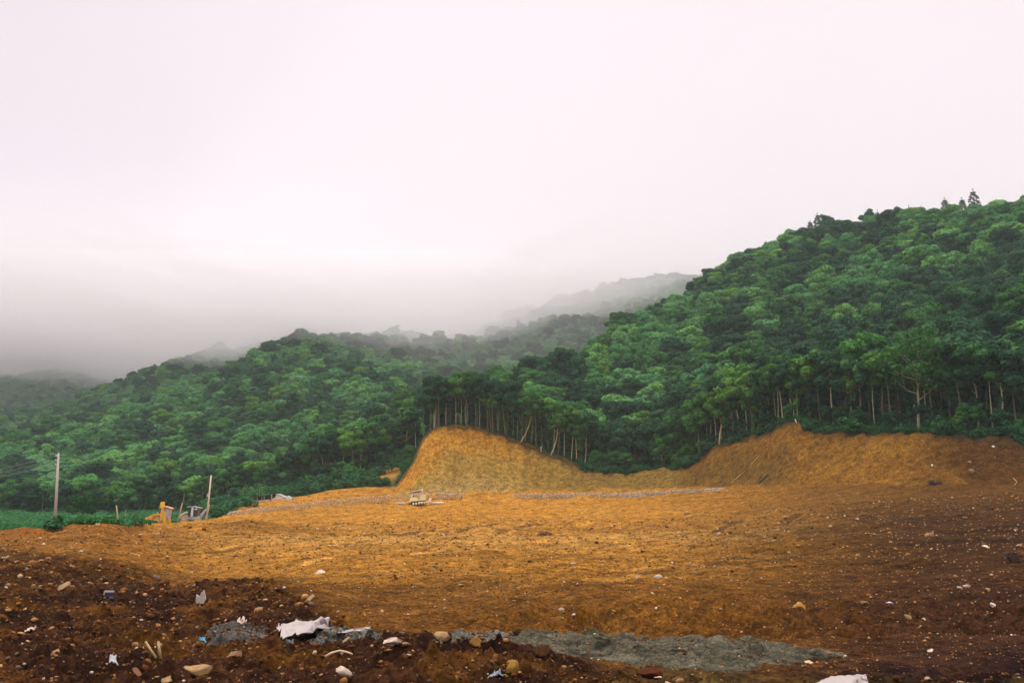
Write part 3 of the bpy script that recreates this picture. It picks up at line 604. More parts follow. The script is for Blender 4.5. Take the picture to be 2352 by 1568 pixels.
# low dense crowns for canopy seen from afar: own lobed masses carried by a few individual hillside trees
canopy = []
for i in range(8):
    r = np.random.default_rng(500+i); lob = []
    n = 7 + i % 4; W = 2.7 + .25*(i % 3)
    for k in range(n):
        a = k*2.4+i; q = math.sqrt((k+.3)/n); lr = r.uniform(1.0, 1.75); lob.append((math.cos(a)*W*q, math.sin(a)*W*q, 6.6-2.6*q*q+r.normal()*.35, lr, lr*.72))
    for k in range(4): a = k*1.57+i; lob.append((math.cos(a)*W*.75, math.sin(a)*W*.75, 2.8, 1.7, 1.6))
    V, F = leaves(lob, 3000, .40, r, up=.45); mb = MB(); mb.tube([(0,0,0),(.15,.1,3),(0,0,6)], [.22,.16,.08], 6)
    for k in range(4): a = k*1.57+i; mb.tube([(.1,0,3),(math.cos(a)*1.6, math.sin(a)*1.6, 5.2)], [.09,.04], 4, cap=False)
    me = bpy.data.meshes.new('trunk'); me.from_pydata([tuple(v) for v in mb.v], [], mb.f); me.materials.append(BARKD); canopy.append((me, crown_mesh(V, F, pal(i))))
P = scatter_pts(185, 1500, 3.7); s = P[:, 0]/P[:, 1]
lo = np.where(s > XE(960, 1050), EDGE(s)+14, np.interp(s, [XE(-400,1150), XE(480,1150), XE(700,1120), XE(960,1050)], [266, 272, 276, 275]))
P = P[P[:, 1] > lo]; z = H(P[:, 0], P[:, 1]); ok = visible(P[:, 0], P[:, 1], z, 14); P, z = P[ok], z[ok]
Pz = np.stack([P[:, 0], P[:, 1], z-.6], 1)
order = np.argsort(P[:, 1]); Pz = Pz[order]
q = .56 + .66*rng.random(len(Pz))**2.2; q *= 1 + .22*fbm(Pz[:, 0]/45, Pz[:, 1]/45, 2, 3)
q *= 1 + .25*sm(Pz[:, 1], 450, 1100)
near_n = 300 - len(TREES) - 14
mk = np.abs(Pz[:, 0]/Pz[:, 1]) < .5
isel = np.where(mk)[0][:0]
# skyline pines, individually
def pine_at(px, D, h, label):
    s = XE(px, 520); x = s*D; pr = pine[int(rng.integers(3))]; h = .56 + .50*h; put_tree(pr, x, D-4, (h, h), rng.uniform(0, 6), label, 'conifers on the right hill skyline', name='conifer')
for px, D, h in ((2232,440,.95),(2205,442,.85),(2165,444,.75),(2082,452,.8),(2010,455,.55),(1873,460,.65),(1855,461,.5),(1800,461,.5),(1752,458,.4),(2345,436,.8),(1665,450,.45),(2110,452,.55)):
    pine_at(px, D, h, 'dark conifer standing clear on the skyline of the right hill')
hillable = [k for k in range(len(Pz)) if abs(Pz[k, 0]/Pz[k, 1]) < .5 and Pz[k, 1] < 300 and Pz[k, 0]/Pz[k, 1] > XE(1000)]
pick = hillable[:max(near_n, 8)]; keep = np.ones(len(Pz), bool)
for n_, k in enumerate(pick):
    keep[k] = False; put_tree(canopy[n_ % 8], Pz[k, 0], Pz[k, 1], (q[k]*1.1, q[k]*1.1), rng.uniform(0, 6.28), 'round leafy tree on the lower hillside just behind the forest edge', 'round trees low on the right hill', z=Pz[k, 2])
print('trees', len(TREES), 'mass', keep.sum())
ck = [c for c in (first_child(p[1], 'crown') for p in canopy) if c]
protos = ck + used_b[:5]
Pz, q = Pz[keep], q[keep]; nclump = fbm(Pz[:, 0]/25, Pz[:, 1]/25, 2, 8)
ps = Pz[:, 0]/Pz[:, 1]; spur = sm(ps, .10, .30)*(1-sm(Pz[:, 1], 260, 345)); lightness = nclump*1.3 + fbm(Pz[:, 0]/70, Pz[:, 1]/70, 2, 1)*1.0 + rng.normal(size=len(Pz))*.38 + .15 - 1.5*spur
LI = np.array([0, 3, 4, 7]); MI = np.array([1, 5, 1, 5]); DI = np.array([2, 6, 2, 6]); k4 = rng.integers(0, 4, len(Pz))
ix = np.where(lightness > .12, LI[k4], np.where(lightness > -.35, MI[k4], DI[k4])); rb_ = rng.random(len(Pz)) < np.where(lightness < -.1, .35, .10); ix = np.where(rb_, len(ck) + rng.integers(0, len(protos)-len(ck), len(Pz)), ix)
q = np.where(rb_, q*.85, q)
sc3 = np.stack([q*rng.uniform(.9, 1.2, len(q)), q*rng.uniform(.9, 1.2, len(q)), q*rng.uniform(.8, 1.15, len(q))], 1)
points_object('forest', Pz, sc3, ix, protos, 'dense green forest covering the hills behind the cut banks')

# --- undergrowth along the rims and under the trees
shr = []
for i in range(4):
    r = np.random.default_rng(700+i); lob = [(r.normal()*.45, r.normal()*.45, .35+abs(r.normal())*.3, r.uniform(.35,.6), r.uniform(.3,.5)) for _ in range(6)]
    V, F = leaves(lob, 420, .17, r, up=.5); mb = MB()
    for k in range(5): a = k*1.3; mb.tube([(0,0,0),(math.cos(a)*.3, math.sin(a)*.3,.6)], [.025,.01], 4, cap=False)
    me = bpy.data.meshes.new('stems'); me.from_pydata([tuple(v) for v in mb.v], [], mb.f); me.materials.append(BARKD); shr.append((me, crown_mesh(V, F, SHRUB)))
SHR = []
def bush(px, py, sc, label, D=None, k=0, group=None):
    p = hit(px, py) if D is None else np.array([XE(px, py)*D, D, float(HD(XE(px, py)*D, D))])
    root = thing('bush', tuple(p - np.array([0, 0, .1])), label, 'bush', group, px); root.scale = (sc[0], sc[0], sc[1])
    for nm, me in (('stems', shr[k % 4][0]), ('foliage', shr[k % 4][1])):
        c = bpy.data.objects.new(nm, me); COL.link(c); c.parent = root
    SHR.append(root); return root
bush(115, 1227, (1.35, .9), 'dark green bush at the foot of the tall concrete pole', D=84, k=0)
bush(948, 1100, (1.5, 1.6), 'bright green bush against the left flank of the mound', D=252, k=1)
bush(878, 1085, (2.4, 2.0), 'round bush growing on the bare orange patch left of the mound', D=249.5, k=2)
bush(2330, 1000, (2.0, 1.8), 'green bush hanging over the right end of the right bank', D=158, k=3)
sources = [[c for c in r.children if c.name.startswith('foliage')][0] for r in SHR]
U = []
def rim_pts(n, px0, px1, o0, o1, pw=1.0):
    s = rng.uniform(XE(px0), XE(px1), n); f = EDGE(s) + o0 + (o1-o0)*rng.random(n)**pw; U.append(np.stack([s*f, f], 1))
rim_pts(900, 950, 1340, 1.2, 14, 1.0); rim_pts(3400, 1330, 2500, .6, 15, 1.6); rim_pts(700, 1330, 1600, -.6, 4); rim_pts(700, 1840, 2440, -.2, 3)
n = 3600; px = rng.uniform(480, 965, n); s = XE(px, 1100); f = rng.uniform(0, 1, n); lo_ = EDGE(s)+2.5; d = lo_ + f*(278-lo_); U.append(np.stack([s*d, d], 1))
U = np.concatenate(U); s = U[:, 0]/U[:, 1]
inpatch = (np.abs(s-XE(880,1085)) < .019*(1+.4*rng.normal(size=len(U))*.4)) & (np.abs(U[:, 1]-247) < 11); U = U[~inpatch]; s = U[:, 0]/U[:, 1]; U = U[~((s > XE(560, 1150)) & (s < XE(675, 1150)) & (U[:, 1] < 232))]
Uz = np.stack([U[:, 0], U[:, 1], HD(U[:, 0], U[:, 1])-.12], 1); us = U[:, 0]/U[:, 1]; qq = rng.uniform(.3, 1.0, len(U))*(1 + 1.3*np.clip(fbm(U[:, 0]/5, U[:, 1]/5, 3, 6), -.55, 1.1)) * (1 + 1.1*(us < XE(940))*rng.random(len(U))**2) * (1-.55*((us > XE(950))*(us < XE(1330))))
points_object('undergrowth', Uz, np.stack([qq, qq, qq*rng.uniform(.7, 1.2, len(U))], 1), rng.integers(0, len(sources), len(U)), sources, 'low green scrub along the tops of the cut banks and under the trees')
# --- weeds of the green field on the left
wd = []
n = 26000; s = rng.uniform(XE(-260,1190), XE(575,1165), n); f8 = feat(8, s); d = f8 + 2.5 + (268-f8)*rng.random(n)**1.25
ok = ~((s > XE(480,1190)) & (d < EDGE(s)+2)); ok &= ~((np.abs(s*d-XE(372,1200)*152) < 4.8) & (d < 156)) & ~((np.abs(s*d-XE(440,1190)*176) < 5) & (d < 180))
s, d = s[ok], d[ok]; W = np.stack([s*d, d, HD(s*d, d)-.1], 1); qq = rng.uniform(.55, 1.25, len(W)) * (1 + .55*np.clip(fbm(W[:, 0]/8, W[:, 1]/8, 3, 1), -.4, 1.2)) * np.interp(d, [80, 140, 260], [.55, .9, 1.25])
r = np.random.default_rng(801); V, F = leaves([(0,0,.35,.55,.4),(.4,.2,.3,.4,.35),(-.35,.3,.45,.4,.35)], 260, .2, r, up=.5)
weed0 = tag(mesh_np('weed_clump', V, F, WEED, loc=tuple(W[0])), 'bright green weed clump at the near edge of the green field', 'weed')
weed0.location = (XE(262, 1200)*97, 97, float(HD(XE(262,1200)*97, 97)))
points_object('weeds', W, np.stack([qq, qq, qq], 1), np.zeros(len(W)), [weed0], 'rank green weeds covering the field on the left')
# ------------------------------------------------------------------ loose stones and clods
def rock_shape(r, sub=1, flat=.6, rough=.28):
    import bmesh
    bm = bmesh.new(); bmesh.ops.create_icosphere(bm, subdivisions=sub, radius=.5); P = np.array([v.co[:] for v in bm.verts]); F = np.array([[v.index for v in f.verts] for f in bm.faces]); bm.free()
    for _ in range(9):     # chop with planes so it is angular like broken stone
        d = r.normal(size=3); d /= np.linalg.norm(d); t = r.uniform(.14, .31); h = P@d; P = P - np.maximum(h-t, 0)[:, None]*d
    P = P*(1 + r.normal(size=(len(P), 1))*rough*.18); P = P*np.array([1, r.uniform(.55, .95), flat]); return P, F
bases = [rock_shape(np.random.default_rng(900+i), 1, .4+.08*(i % 5)) for i in range(10)]
TINY = []
for i in range(8):
    r_ = np.random.default_rng(970+i); t_ = (1+5**.5)/2; V_ = np.array([(-1,t_,0),(1,t_,0),(-1,-t_,0),(1,-t_,0),(0,-1,t_),(0,1,t_),(0,-1,-t_),(0,1,-t_),(t_,0,-1),(t_,0,1),(-t_,0,-1),(-t_,0,1)])/3.8*r_.uniform(.7, 1.15, (12, 1))*np.array([1, r_.uniform(.5,.9), r_.uniform(.35,.8)])
    TINY.append((V_, np.array([(0,11,5),(0,5,1),(0,1,7),(0,7,10),(0,10,11),(1,5,9),(5,11,4),(11,10,2),(10,7,6),(7,1,8),(3,9,4),(3,4,2),(3,2,6),(3,6,8),(3,8,9),(4,9,5),(2,4,11),(6,2,10),(8,6,7),(9,8,1)])))
def rotm(a, b):
    ca, sa, cb, sb = np.cos(a), np.sin(a), np.cos(b), np.sin(b); z = np.zeros_like(a)
    return np.stack([np.stack([ca*cb, -sa, ca*sb], -1), np.stack([sa*cb, ca, sa*sb], -1), np.stack([-sb, z, cb], -1)], -2)
TINTS = np.array([[.075,.03,.009],[.12,.05,.014],[.24,.12,.035],[.33,.20,.08],[.42,.31,.18],[.52,.45,.36],[.13,.10,.07]])
def stones(n, D0, D1, size, mix, pick=None, smax=.6, pw=1.0):
    d = np.exp(rng.uniform(math.log(D0), math.log(D1), n)); s = rng.uniform(-smax, smax, n)
    if pick is not None: k = pick(s, d); d, s = d[k], s[k]
    x = s*d; z = HD(x, d); sz = size*d*(.35 + rng.random(len(d))**3*1.6*pw)
    ti = TINTS[rng.choice(len(TINTS), len(d), p=np.array(mix)/sum(mix))] * rng.uniform(.75, 1.25, (len(d), 1))
    return np.stack([x, d, z + sz*.10], 1), sz, ti
def stone_mass(name, parts, label, bases=bases):
    VV, FF, CC = [], [], []; base = 0
    for P, sz, ti in parts:
        bi = rng.integers(0, len(bases), len(P)); Rm = rotm(rng.uniform(0, 6.28, len(P)), rng.normal(size=len(P))*.35)
        for b in range(len(bases)):
            m = np.where(bi == b)[0]
            if not len(m): continue
            Vb, Fb = bases[b]; V = np.einsum('nij,kj->nki', Rm[m], Vb) * sz[m][:, None, None] + P[m][:, None, :]
            FF.append((Fb[None] + (np.arange(len(m))*len(Vb))[:, None, None] + base).reshape(-1, 3)); VV.append(V.reshape(-1, 3))
            CC.append(np.repeat(np.concatenate([ti[m], np.ones((len(m), 1))], 1), len(Vb), 0)); base += len(m)*len(Vb)
    o = mesh_np(name, np.concatenate(VV), np.concatenate(FF), STONE, attrs={'tint': np.concatenate(CC)}); return tag(o, label, kind='stuff')
isdark = lambda s, d: d < DARK(s)*1.02
onbank = lambda s, d: (d > feat(8, s)+1) & (d < EDGE(s)-.5) & (s > XE(905, 1100))
lit = lambda s, d: (d > DARK(s)*1.05) & (d < feat(8, s))
stone_mass('gravel', [stones(52000, 8.5, 46, .0030, [40,22,12,5,2,.6,8], isdark), stones(6500, 8.5, 40, .0058, [40,22,14,8,3,1,8], isdark),
    stones(62000, 13, 130, .0016, [34,26,22,12,4,.8,5], lit), stones(4200, 14, 110, .0030, [22,20,26,14,6,2,2], lit),
    stones(9000, 70, 210, .0012, [24,20,34,16,5,1,0], lit), stones(16000, 142, 245, .0011, [46,26,18,8,2,0,4], onbank), stones(700, 142, 245, .0024, [40,26,18,8,3,0,4], onbank)], 'small stones, clods and crumbs strewn over the bare soil', TINY)
def solid(name, P, F, p, size, rz, tilt, tint, label, cat, group=None, sink=.12, rot=0):
    M = Matrix.Rotation(rz, 3, 'Z') @ Matrix.Rotation(tilt, 3, 'X') @ Matrix.Rotation(rot, 3, 'Y'); V = (np.array(M) @ (P*np.array(size)).T).T
    V[:, 2] -= V[:, 2].min() + sink*(V[:, 2].max()-V[:, 2].min()); t = np.concatenate([np.array(tint), [1]])
    o = mesh_np(name, V, F, STONE, loc=tuple(p), attrs={'tint': np.broadcast_to(t, (len(V), 4))}); return tag(o, label, cat, group)
def rock(px, py, wpx, tint, label, hr=.6, rz=None, tilt=0, seed=1, cat='rock', name='rock', elong=1.0, sub=3, group=None):
    p = hit(px, py); w = wpx/FPX*p[1]; P, F = rock_shape(np.random.default_rng(2000+seed), sub, 1.0, .25); ext = np.ptp(P, axis=0)
    return solid(name, P/ext, F, p, (w, w*.7/elong, w*hr), rng.uniform(-.4, .4) if rz is None else rz, tilt, tint, label, cat, group, sink=.34)
PALE, TAN, OCH, BRN, YLW = (.46,.38,.28), (.30,.20,.09), (.32,.17,.045), (.09,.045,.018), (.24,.15,.03)
ROCKS = [
 (460,1545,62,TAN,'biggest tan angular rock in the dark soil at the bottom left',.45,.1),
 (385,1562,30,TAN,'tan rock at the bottom edge right of the forked sticks',.5,.3),
 (908,1482,42,PALE,'cream rounded rock on the dark ridge right of the white sheet',.45,0),
 (787,1508,9,PALE,'tiny pale stone under the bone shaped stick',.7,0),
 (930,1512,16,BRN,'brown oval stone below the cream rounded rock',1.1,.2),
 (1018,1472,38,TAN,'tan hollowed rock on the dark ridge left of the orange block',.55,.2),
 (1097,1482,27,OCH,'squared orange block of stone near the left tip of the grey sand',1.1,0),
 (793,1560,38,PALE,'jagged pale rock at the bottom edge below the bone shaped stick',.75,.5),
 (1175,1553,32,YLW,'mustard yellow rock at the bottom centre',1.1,.1),
 (1240,1512,34,BRN,'dark brown upright rock left of the grey sand',.9,.3),
 (735,1318,26,(.58,.47,.33),'lone large cream slab lying on the orange field',.35,.5),
 (1464,1327,11,PALE,'leftmost white stone of the cluster in the middle of the field',1.0,0),
 (1481,1319,14,TAN,'highest tan stone of the cluster in the middle of the field',.9,0),
 (1512,1328,20,PALE,'largest white stone of the cluster in the middle of the field',.6,0),
 (1531,1331,11,PALE,'small white stone just right of the largest in the cluster',.7,.4),
 (1561,1329,13,TAN,'rightmost stone of the cluster in the middle of the field',.4,.1),
 (1057,1348,15,TAN,'tan flat stone on the orange slope above the dark ridge',.6,-.5),
 (1291,1400,12,PALE,'pale stone on the orange slope above the centre of the sand',.7,-.6),
 (1320,1418,11,PALE,'whitish stone just below another on the orange slope above the sand',.8,0),
 (1000,1301,20,TAN,'low tan stone in the middle of the light field',.4,0),
 (1833,1258,14,OCH,'orange boulder alone on the right half of the field',.7,0),
 (2135,1231,18,TAN,'tan stone with a dark side among rubble on the far right field',.6,0),
 (1845,1400,38,OCH,'largest orange brown block in the dark slope on the right',.65,0),
 (1984,1388,20,TAN,'tan stones lump right of the largest orange block',.5,0),
 (2040,1387,18,(.62,.66,.72),'flat bluish white stone on the dark right slope',.3,0),
 (2088,1421,15,TAN,'round tan stone on the lower right slope',.9,0),
 (2137,1497,18,PALE,'pale flat stone low on the right slope above the bottom corner',.5,0),
 (2283,1396,13,(.8,.7,.55),'bright cream angular stone near the right edge of the slope',.9,.3),
 (2270,1358,13,TAN,'cream stone above the brightest one near the right edge',.8,0),
 (2220,1348,15,PALE,'pale stone in the loose group near the right edge',.6,0),
 (2203,1352,12,PALE,'leftmost pale stone of the loose group near the right edge',.6,0),
 (2262,1256,19,(.80,.72,.62),'white flat slab on the upper right field',.35,0),
 (1579,1180,13,TAN,'tan boulder below the grey stone wall on the far field',.8,0),
 (2233,1090,21,TAN,'large tan boulder set in the dark right bank face',.6,0),
 (2283,1031,7,(.8,.75,.6),'small cream stone high on the right bank face',.9,0),
 (2142,1074,6,(.8,.75,.6),'small cream stone in the middle of the right bank face',.9,0),
 (2229,1065,10,TAN,'brown stone just above the large tan boulder in the bank',.7,0),
 (1858,1524,30,(.5,.38,.24),'curved pale slab at the right end of the grey sand',.35,-.2),
 (228,1207,13,TAN,'tan boulder on top of the left dirt heap',.7,0),
 (310,1204,22,TAN,'tan rock on the field edge left of the yellow excavator',.4,0),
 (1480,1555,60,(.06,.022,.010),'reddish dark lump of earth at the bottom below the sand',.6,0),
 (1318,1296,11,(.55,.5,.44),'small bright white stone in the centre of the field',.5,0),
 (383,1283,13,OCH,'orange stone in the dark gap by the small stone kerb',.9,0),
 (75,1348,14,TAN,'tan stone on the dark heap near the left edge',.7,0),
 (232,1334,12,TAN,'tan stone on top of the dark heap above the white scrap',.6,0),
 (640,1452,18,TAN,'small tan stone touching the left end of the white sheet',.5,0),
 (545,1503,34,(.26,.16,.08),'flat brown stone half buried left of the white sheet',.45,0),
 (1790,1520,14,TAN,'small tan stone on the sand rim near its right end',.5,0),
]
for k, (px, py, w, ti, lb, hr, tl) in enumerate(ROCKS): rock(px, py, w, ti, lb, hr, tilt=tl, seed=k)
# countable loose stones that nothing tells apart
for k in range(60):
    s = rng.uniform(-.45, .5); d = math.exp(rng.uniform(math.log(19), math.log(75)))
    if d < float(DARK(s))*1.1: continue
    P, F = bases[k % 10]; p = (s*d, d, float(HD(s*d, d))); w = d*rng.uniform(.0028, .0055)
    solid('stone', P, F, p, (w, w, w), rng.uniform(0, 6), 0, TINTS[2+k % 4], 'small loose stone on the open orange field', 'stone', 'loose stones on the orange field', .1)
for k in range(60):
    s = rng.uniform(-.5, .3); d = math.exp(rng.uniform(math.log(9.5), math.log(30)))
    if d > float(DARK(s))*.95: continue
    P, F = bases[k % 10]; p = (s*d, d, float(HD(s*d, d))); w = d*rng.uniform(.004, .009)
    solid('stone', P, F, p, (w, w, w), rng.uniform(0, 6), 0, TINTS[2+k % 3], 'small loose stone in the dark foreground soil', 'stone', 'loose stones in the dark soil', .1)

# ------------------------------------------------------------------ the grey sand
SANDTOP = []
def sand_tone(m):     # shade of the hollows painted into the sand as broad dark tones
    t = m.node_tree; p = t.nodes['Principled BSDF']; src = p.inputs['Base Color'].links[0].from_socket; c = t.nodes.new('ShaderNodeTexCoord'); mp = t.nodes.new('ShaderNodeMapping'); mp.inputs['Scale'].default_value = (1.1, 2.6, 2)
    n = t.nodes.new('ShaderNodeTexNoise'); n.inputs['Scale'].default_value = 1.6; n.inputs['Detail'].default_value = 7; n.inputs['Roughness'].default_value = .65; t.links.new(c.outputs['Object'], mp.inputs[0]); t.links.new(mp.outputs[0], n.inputs[0])
    mr = t.nodes.new('ShaderNodeMapRange'); t.links.new(n.outputs[0], mr.inputs[0]); mr.inputs[1].default_value = .36; mr.inputs[2].default_value = .66; mr.inputs[3].default_value = .28; mr.inputs[4].default_value = 1.75
    v = t.nodes.new('ShaderNodeVectorMath'); v.operation = 'SCALE'; t.links.new(src, v.inputs[0]); t.links.new(mr.outputs[0], v.inputs['Scale']); t.links.new(v.outputs[0], p.inputs['Base Color'])
def sand_pile(name, outline, hgt, label, col0=(.062,.060,.038)):
    pts = [hit(a, b) for a, b in outline]; xs = np.array([p[0] for p in pts]); ys = np.array([p[1] for p in pts])
    NXs, NYs = 260, 150; u = np.linspace(0, 1, NXs); x = xs.min()-.1 + u*(np.ptp(xs)+.2); y = ys.min()-.1 + np.linspace(0, 1, NYs)*(np.ptp(ys)+.2)
    X, Y = np.meshgrid(x, y, indexing='ij'); n = len(xs); inside = np.zeros(X.shape, bool); dm = np.full(X.shape, 9.)
    for i in range(n):
        x0, y0, x1, y1 = xs[i], ys[i], xs[(i+1) % n], ys[(i+1) % n]
        c = ((y0 > Y) != (y1 > Y)) & (X < (x1-x0)*(Y-y0)/(y1-y0+1e-9)+x0); inside ^= c
        t = np.clip(((X-x0)*(x1-x0)+(Y-y0)*(y1-y0))/((x1-x0)**2+(y1-y0)**2+1e-9), 0, 1); dm = np.minimum(dm, np.hypot(X-x0-t*(x1-x0), Y-y0-t*(y1-y0)))
    dm = np.where(inside, dm, -dm) + .20*fbm(X/.45, Y/.45, 5, 3, .6)
    th = sm(dm, -.02, .45)*hgt; g0 = HD(X, Y); b0 = H(X, Y)+bumps(X, Y)+.02; tt = sm(dm, 0, .5); base = g0*(1-tt) + b0*tt
    Zv = base + th*(1 + .9*fbm(X/1.3, Y/.6, 3, 5)) + .03*tt*fbm(X/.13, Y/.13, 3, 1) + .07*tt*billow(X/.8, Y/.45, 3, 9) + .012
    Zv = np.where(dm < -.02, g0 - .06, Zv)
    V = np.stack([X, Y, Zv], -1).reshape(-1, 3); i, j = np.meshgrid(np.arange(NXs-1), np.arange(NYs-1), indexing='ij'); a = (i*NYs+j).ravel(); F = np.stack([a, a+NYs, a+NYs+1, a+1], 1)
    dmf = dm.ravel(); F = F[(dmf[F] > -.12).any(1)]
    keepers = (dm.ravel() > -.1) & (rng.random(dm.size) < .045); SANDTOP.append(V[keepers])
    m = mat(name+'_grains', col0, .95, var=.75, scale=34, bump=.012, spec=.05); sand_tone(m); o = mesh_np(name, V, F, m, smooth=True); return tag(o, label, 'sand pile')
sand_pile('sand_pile', [(1165,1464),(1300,1466),(1500,1472),(1700,1480),(1800,1489),(1905,1500),(1975,1512),(1880,1512),(1800,1522),(1740,1534),(1620,1538),(1450,1524),(1330,1508),(1240,1488)], .09, 'long heap of grey sand across the bottom of the orange slope')
sand_pile('sand_pile', [(672,1472),(720,1463),(780,1455),(862,1449),(860,1462),(800,1470),(720,1477)], .05, 'small patch of grey sand spilling round the white sheet', (.10,.11,.095))
sand_pile('sand_pile', [(650,1438),(690,1429),(750,1430),(765,1437),(700,1439)], .05, 'dark grit just behind the white sheet', (.05,.052,.045))
sand_pile('sand_pile', [(1045,1462),(1100,1452),(1180,1456),(1190,1468),(1110,1472)], .04, 'grey gravelly spill at the left tip of the long sand heap', (.09,.095,.08))
sand_pile('sand_pile', [(455,1462),(520,1450),(590,1446),(610,1460),(560,1474),(490,1474)], .03, 'thin grey ash patch around the torn pale sheet', (.07,.07,.058))

_q = np.concatenate(SANDTOP); _z = _q[:, 1]*.0030*(.35 + rng.random(len(_q))**3*1.6)
stone_mass('gravel', [(_q, _z, TINTS[rng.choice(7, len(_q), p=[.30,.16,.10,.08,.03,.01,.32])]*rng.uniform(.6, 1.2, (len(_q), 1)))], 'small stones and brown crumbs scattered over the grey sand', TINY)
# ------------------------------------------------------------------ scraps
def cloth(name, outline, m, label, h=.05, wr=.03, cat='sheet', thick=.006, nx=60, ny=26, seed=0):
    """crumpled sheet draped over the ground between four corner pixels (near-left, near-right, far-right, far-left)"""
    c = [hit(*q) for q in outline]; u = np.linspace(0, 1, nx)[:, None]; v = np.linspace(0, 1, ny)[None]
    g = lambda k: (1-u)*(1-v)*c[0][k] + u*(1-v)*c[1][k] + u*v*c[2][k] + (1-u)*v*c[3][k]
    X, Y = g(0), g(1); w = c[1][0]-c[0][0]; X = X + .04*w*fbm(u*3+seed+0*v, v*3+0*u, 2, seed); Y = Y + .12*(c[3][1]-c[0][1])*fbm(u*4+seed+0*v, v*2+0*u, 2, seed+1)
    Zv = g(2) + h*.35 + wr*fbm(u*2.2+v*.5+seed, v*1.6-u*.8, 2, seed+2) + wr*.45*billow(v*2.6+u*1.3+seed, u*2.2+v*.4, 2, 4); Zv = np.maximum(Zv, HD(X, Y)+.012+.012*fbm(u*9, v*5, 2, 3))
    V = np.stack([X+0*v, Y+0*v, Zv], -1).reshape(-1, 3); i, j = np.meshgrid(np.arange(nx-1), np.arange(ny-1), indexing='ij'); a = (i*ny+j).ravel(); F = np.stack([a, a+ny, a+ny+1, a+1], 1)
    cen = V.mean(0); o = mesh_np(name, V-cen, F, m, loc=tuple(cen), smooth=True); md = o.modifiers.new('t', 'SOLIDIFY'); md.thickness = thick; return tag(o, label, cat)
cloth('plastic_sheet', [(648,1474),(768,1453),(758,1438),(638,1436)], WHITE, 'white crumpled sheet beside the spilled grey sand', .13, .10)
cloth('plastic_sheet', [(770,1462),(850,1456),(852,1449),(790,1455)], WHITE, 'thin white strip lying right of the crumpled white sheet', .10, .02)
cloth('cloth_rag', [(500,1456),(575,1452),(568,1436),(520,1442)], mat('ragged_cloth', (.42,.34,.26), .9, var=.5, scale=14), 'torn brownish cloth half buried left of the white sheet', .09, .07)
cloth('plastic_board', [(1860,1588),(1998,1588),(1988,1557),(1905,1559)], WHITE, 'white board lying at the bottom edge on the right', .10, .012, 'board')
cloth('plastic_scrap', [(1118,1562),(1160,1564),(1150,1548),(1128,1552)], BGREY, 'crumpled blue grey plastic left of the mustard yellow rock', .07, .06, 'plastic scrap', nx=24, ny=16)
cloth('plastic_scrap', [(455,1478),(474,1478),(472,1470),(460,1470)], BLUE, 'tiny crumpled teal plastic scrap in the dark soil', .06, .03, 'plastic scrap', nx=16, ny=10)
cloth('paper_scrap', [(250,1528),(272,1530),(268,1512),(252,1512)], mat('pale_blue_paper', (.36,.40,.38), .7), 'pale blue white paper scrap left of the forked sticks', .07, .04, 'paper scrap', nx=20, ny=14)
cloth('cloth_scrap', [(55,1456),(78,1452),(84,1442),(66,1444)], mat('beige_cloth', (.50,.42,.30), .9), 'beige cloth scrap near the left edge of the dark soil', .06, .05, 'cloth scrap', nx=20, ny=14)
cloth('paper_scrap', [(1502,1560),(1520,1561),(1520,1553),(1506,1552)], mat('pink_paper', (.5,.30,.26), .7), 'small pink paper scrap below the grey sand', .05, .01, 'paper scrap', nx=12, ny=8)
cloth('paper_scrap', [(1300,1492),(1313,1493),(1312,1485),(1302,1486)], WHITE, 'small white paper scrap at the lower left of the sand heap', .07, .02, 'paper scrap', nx=12, ny=8)
def lying(px, py, dx, dz, rad, m, label, name='stick', cat='stick', group=None, pts=None, parent=None, dy=0):
    p = Vector(hit(px, py)); k = p.y/FPX; mb = MB(); q = [Vector((a*k, b2*k*.2, c*k)) for a, b2, c in (pts or [(-dx/2, dy, -dz/2), (0, 0, 0), (dx/2, -dy, dz/2)])]
    mn = min(v.z for v in q); q = [v + Vector((0, 0, -mn)) for v in q]; rr = rad if isinstance(rad, list) else [rad*k, rad*k*.9] + [rad*k*.7]*(len(q)-2)
    mb.tube(q, rr[:len(q)], 7); o = mb.build(name, m, None, tuple(p), True); return tag(o, label, cat, group)
def plank(px, py, w, h, rot, m, label, name='wood_chip', cat='wood chip'):
    p = Vector(hit(px, py)); k = p.y/FPX; mb = MB(); a = w*k/2; b = h*k/2
    poly = [(-a,-b*.6),(-a*.3,-b),(a*.8,-b*.8),(a,0),(a*.9,b*.8),(-a*.5,b),(-a*.9,b*.3)]; mb.prism(poly, -.012-w*k*.05, .012+w*k*.05)
    o = mb.build(name, m, None, tuple(p+Vector((0, 0, h*k*.8)))); o.rotation_euler = (-.35, rot, 0); return tag(o, label, cat)
plank(146, 1358, 30, 12, -.5, WOOD, 'large split tan wood chip on the dark heap at the left')
plank(712, 1389, 22, 9, -.7, WOOD, 'orange wood chip on the dark soil above the white sheet')
plank(795, 1476, 20, 5, -.6, WOOD, 'thin wood chip right of the white sheet')
plank(314, 1552, 24, 11, .8, mat('brown_wood', (.28,.15,.07), .85), 'brown wood chip at the bottom left below the forked sticks')
plank(14, 1286, 14, 5, -.6, WOOD, 'pale wood chip at the left edge of the dark heap')
lying(352, 1515, 0, 0, 3.2, WOOD, 'dry stick standing forked in the dark soil, left prong', pts=[(6,0,0),(-6,0,16),(-20,0,36)])
lying(368, 1515, 0, 0, 3.6, WOOD, 'dry thicker stick standing in the dark soil, right prong', pts=[(0,0,0),(-3,0,18),(-7,0,38)])
lying(772, 1512, 0, 0, 3.0, mat('pale_stick', (.62,.45,.28), .8), 'pale bone shaped stick lying on the dark ridge', pts=[(-24,0,0),(-10,0,8),(8,0,13),(26,0,9),(36,0,5)])
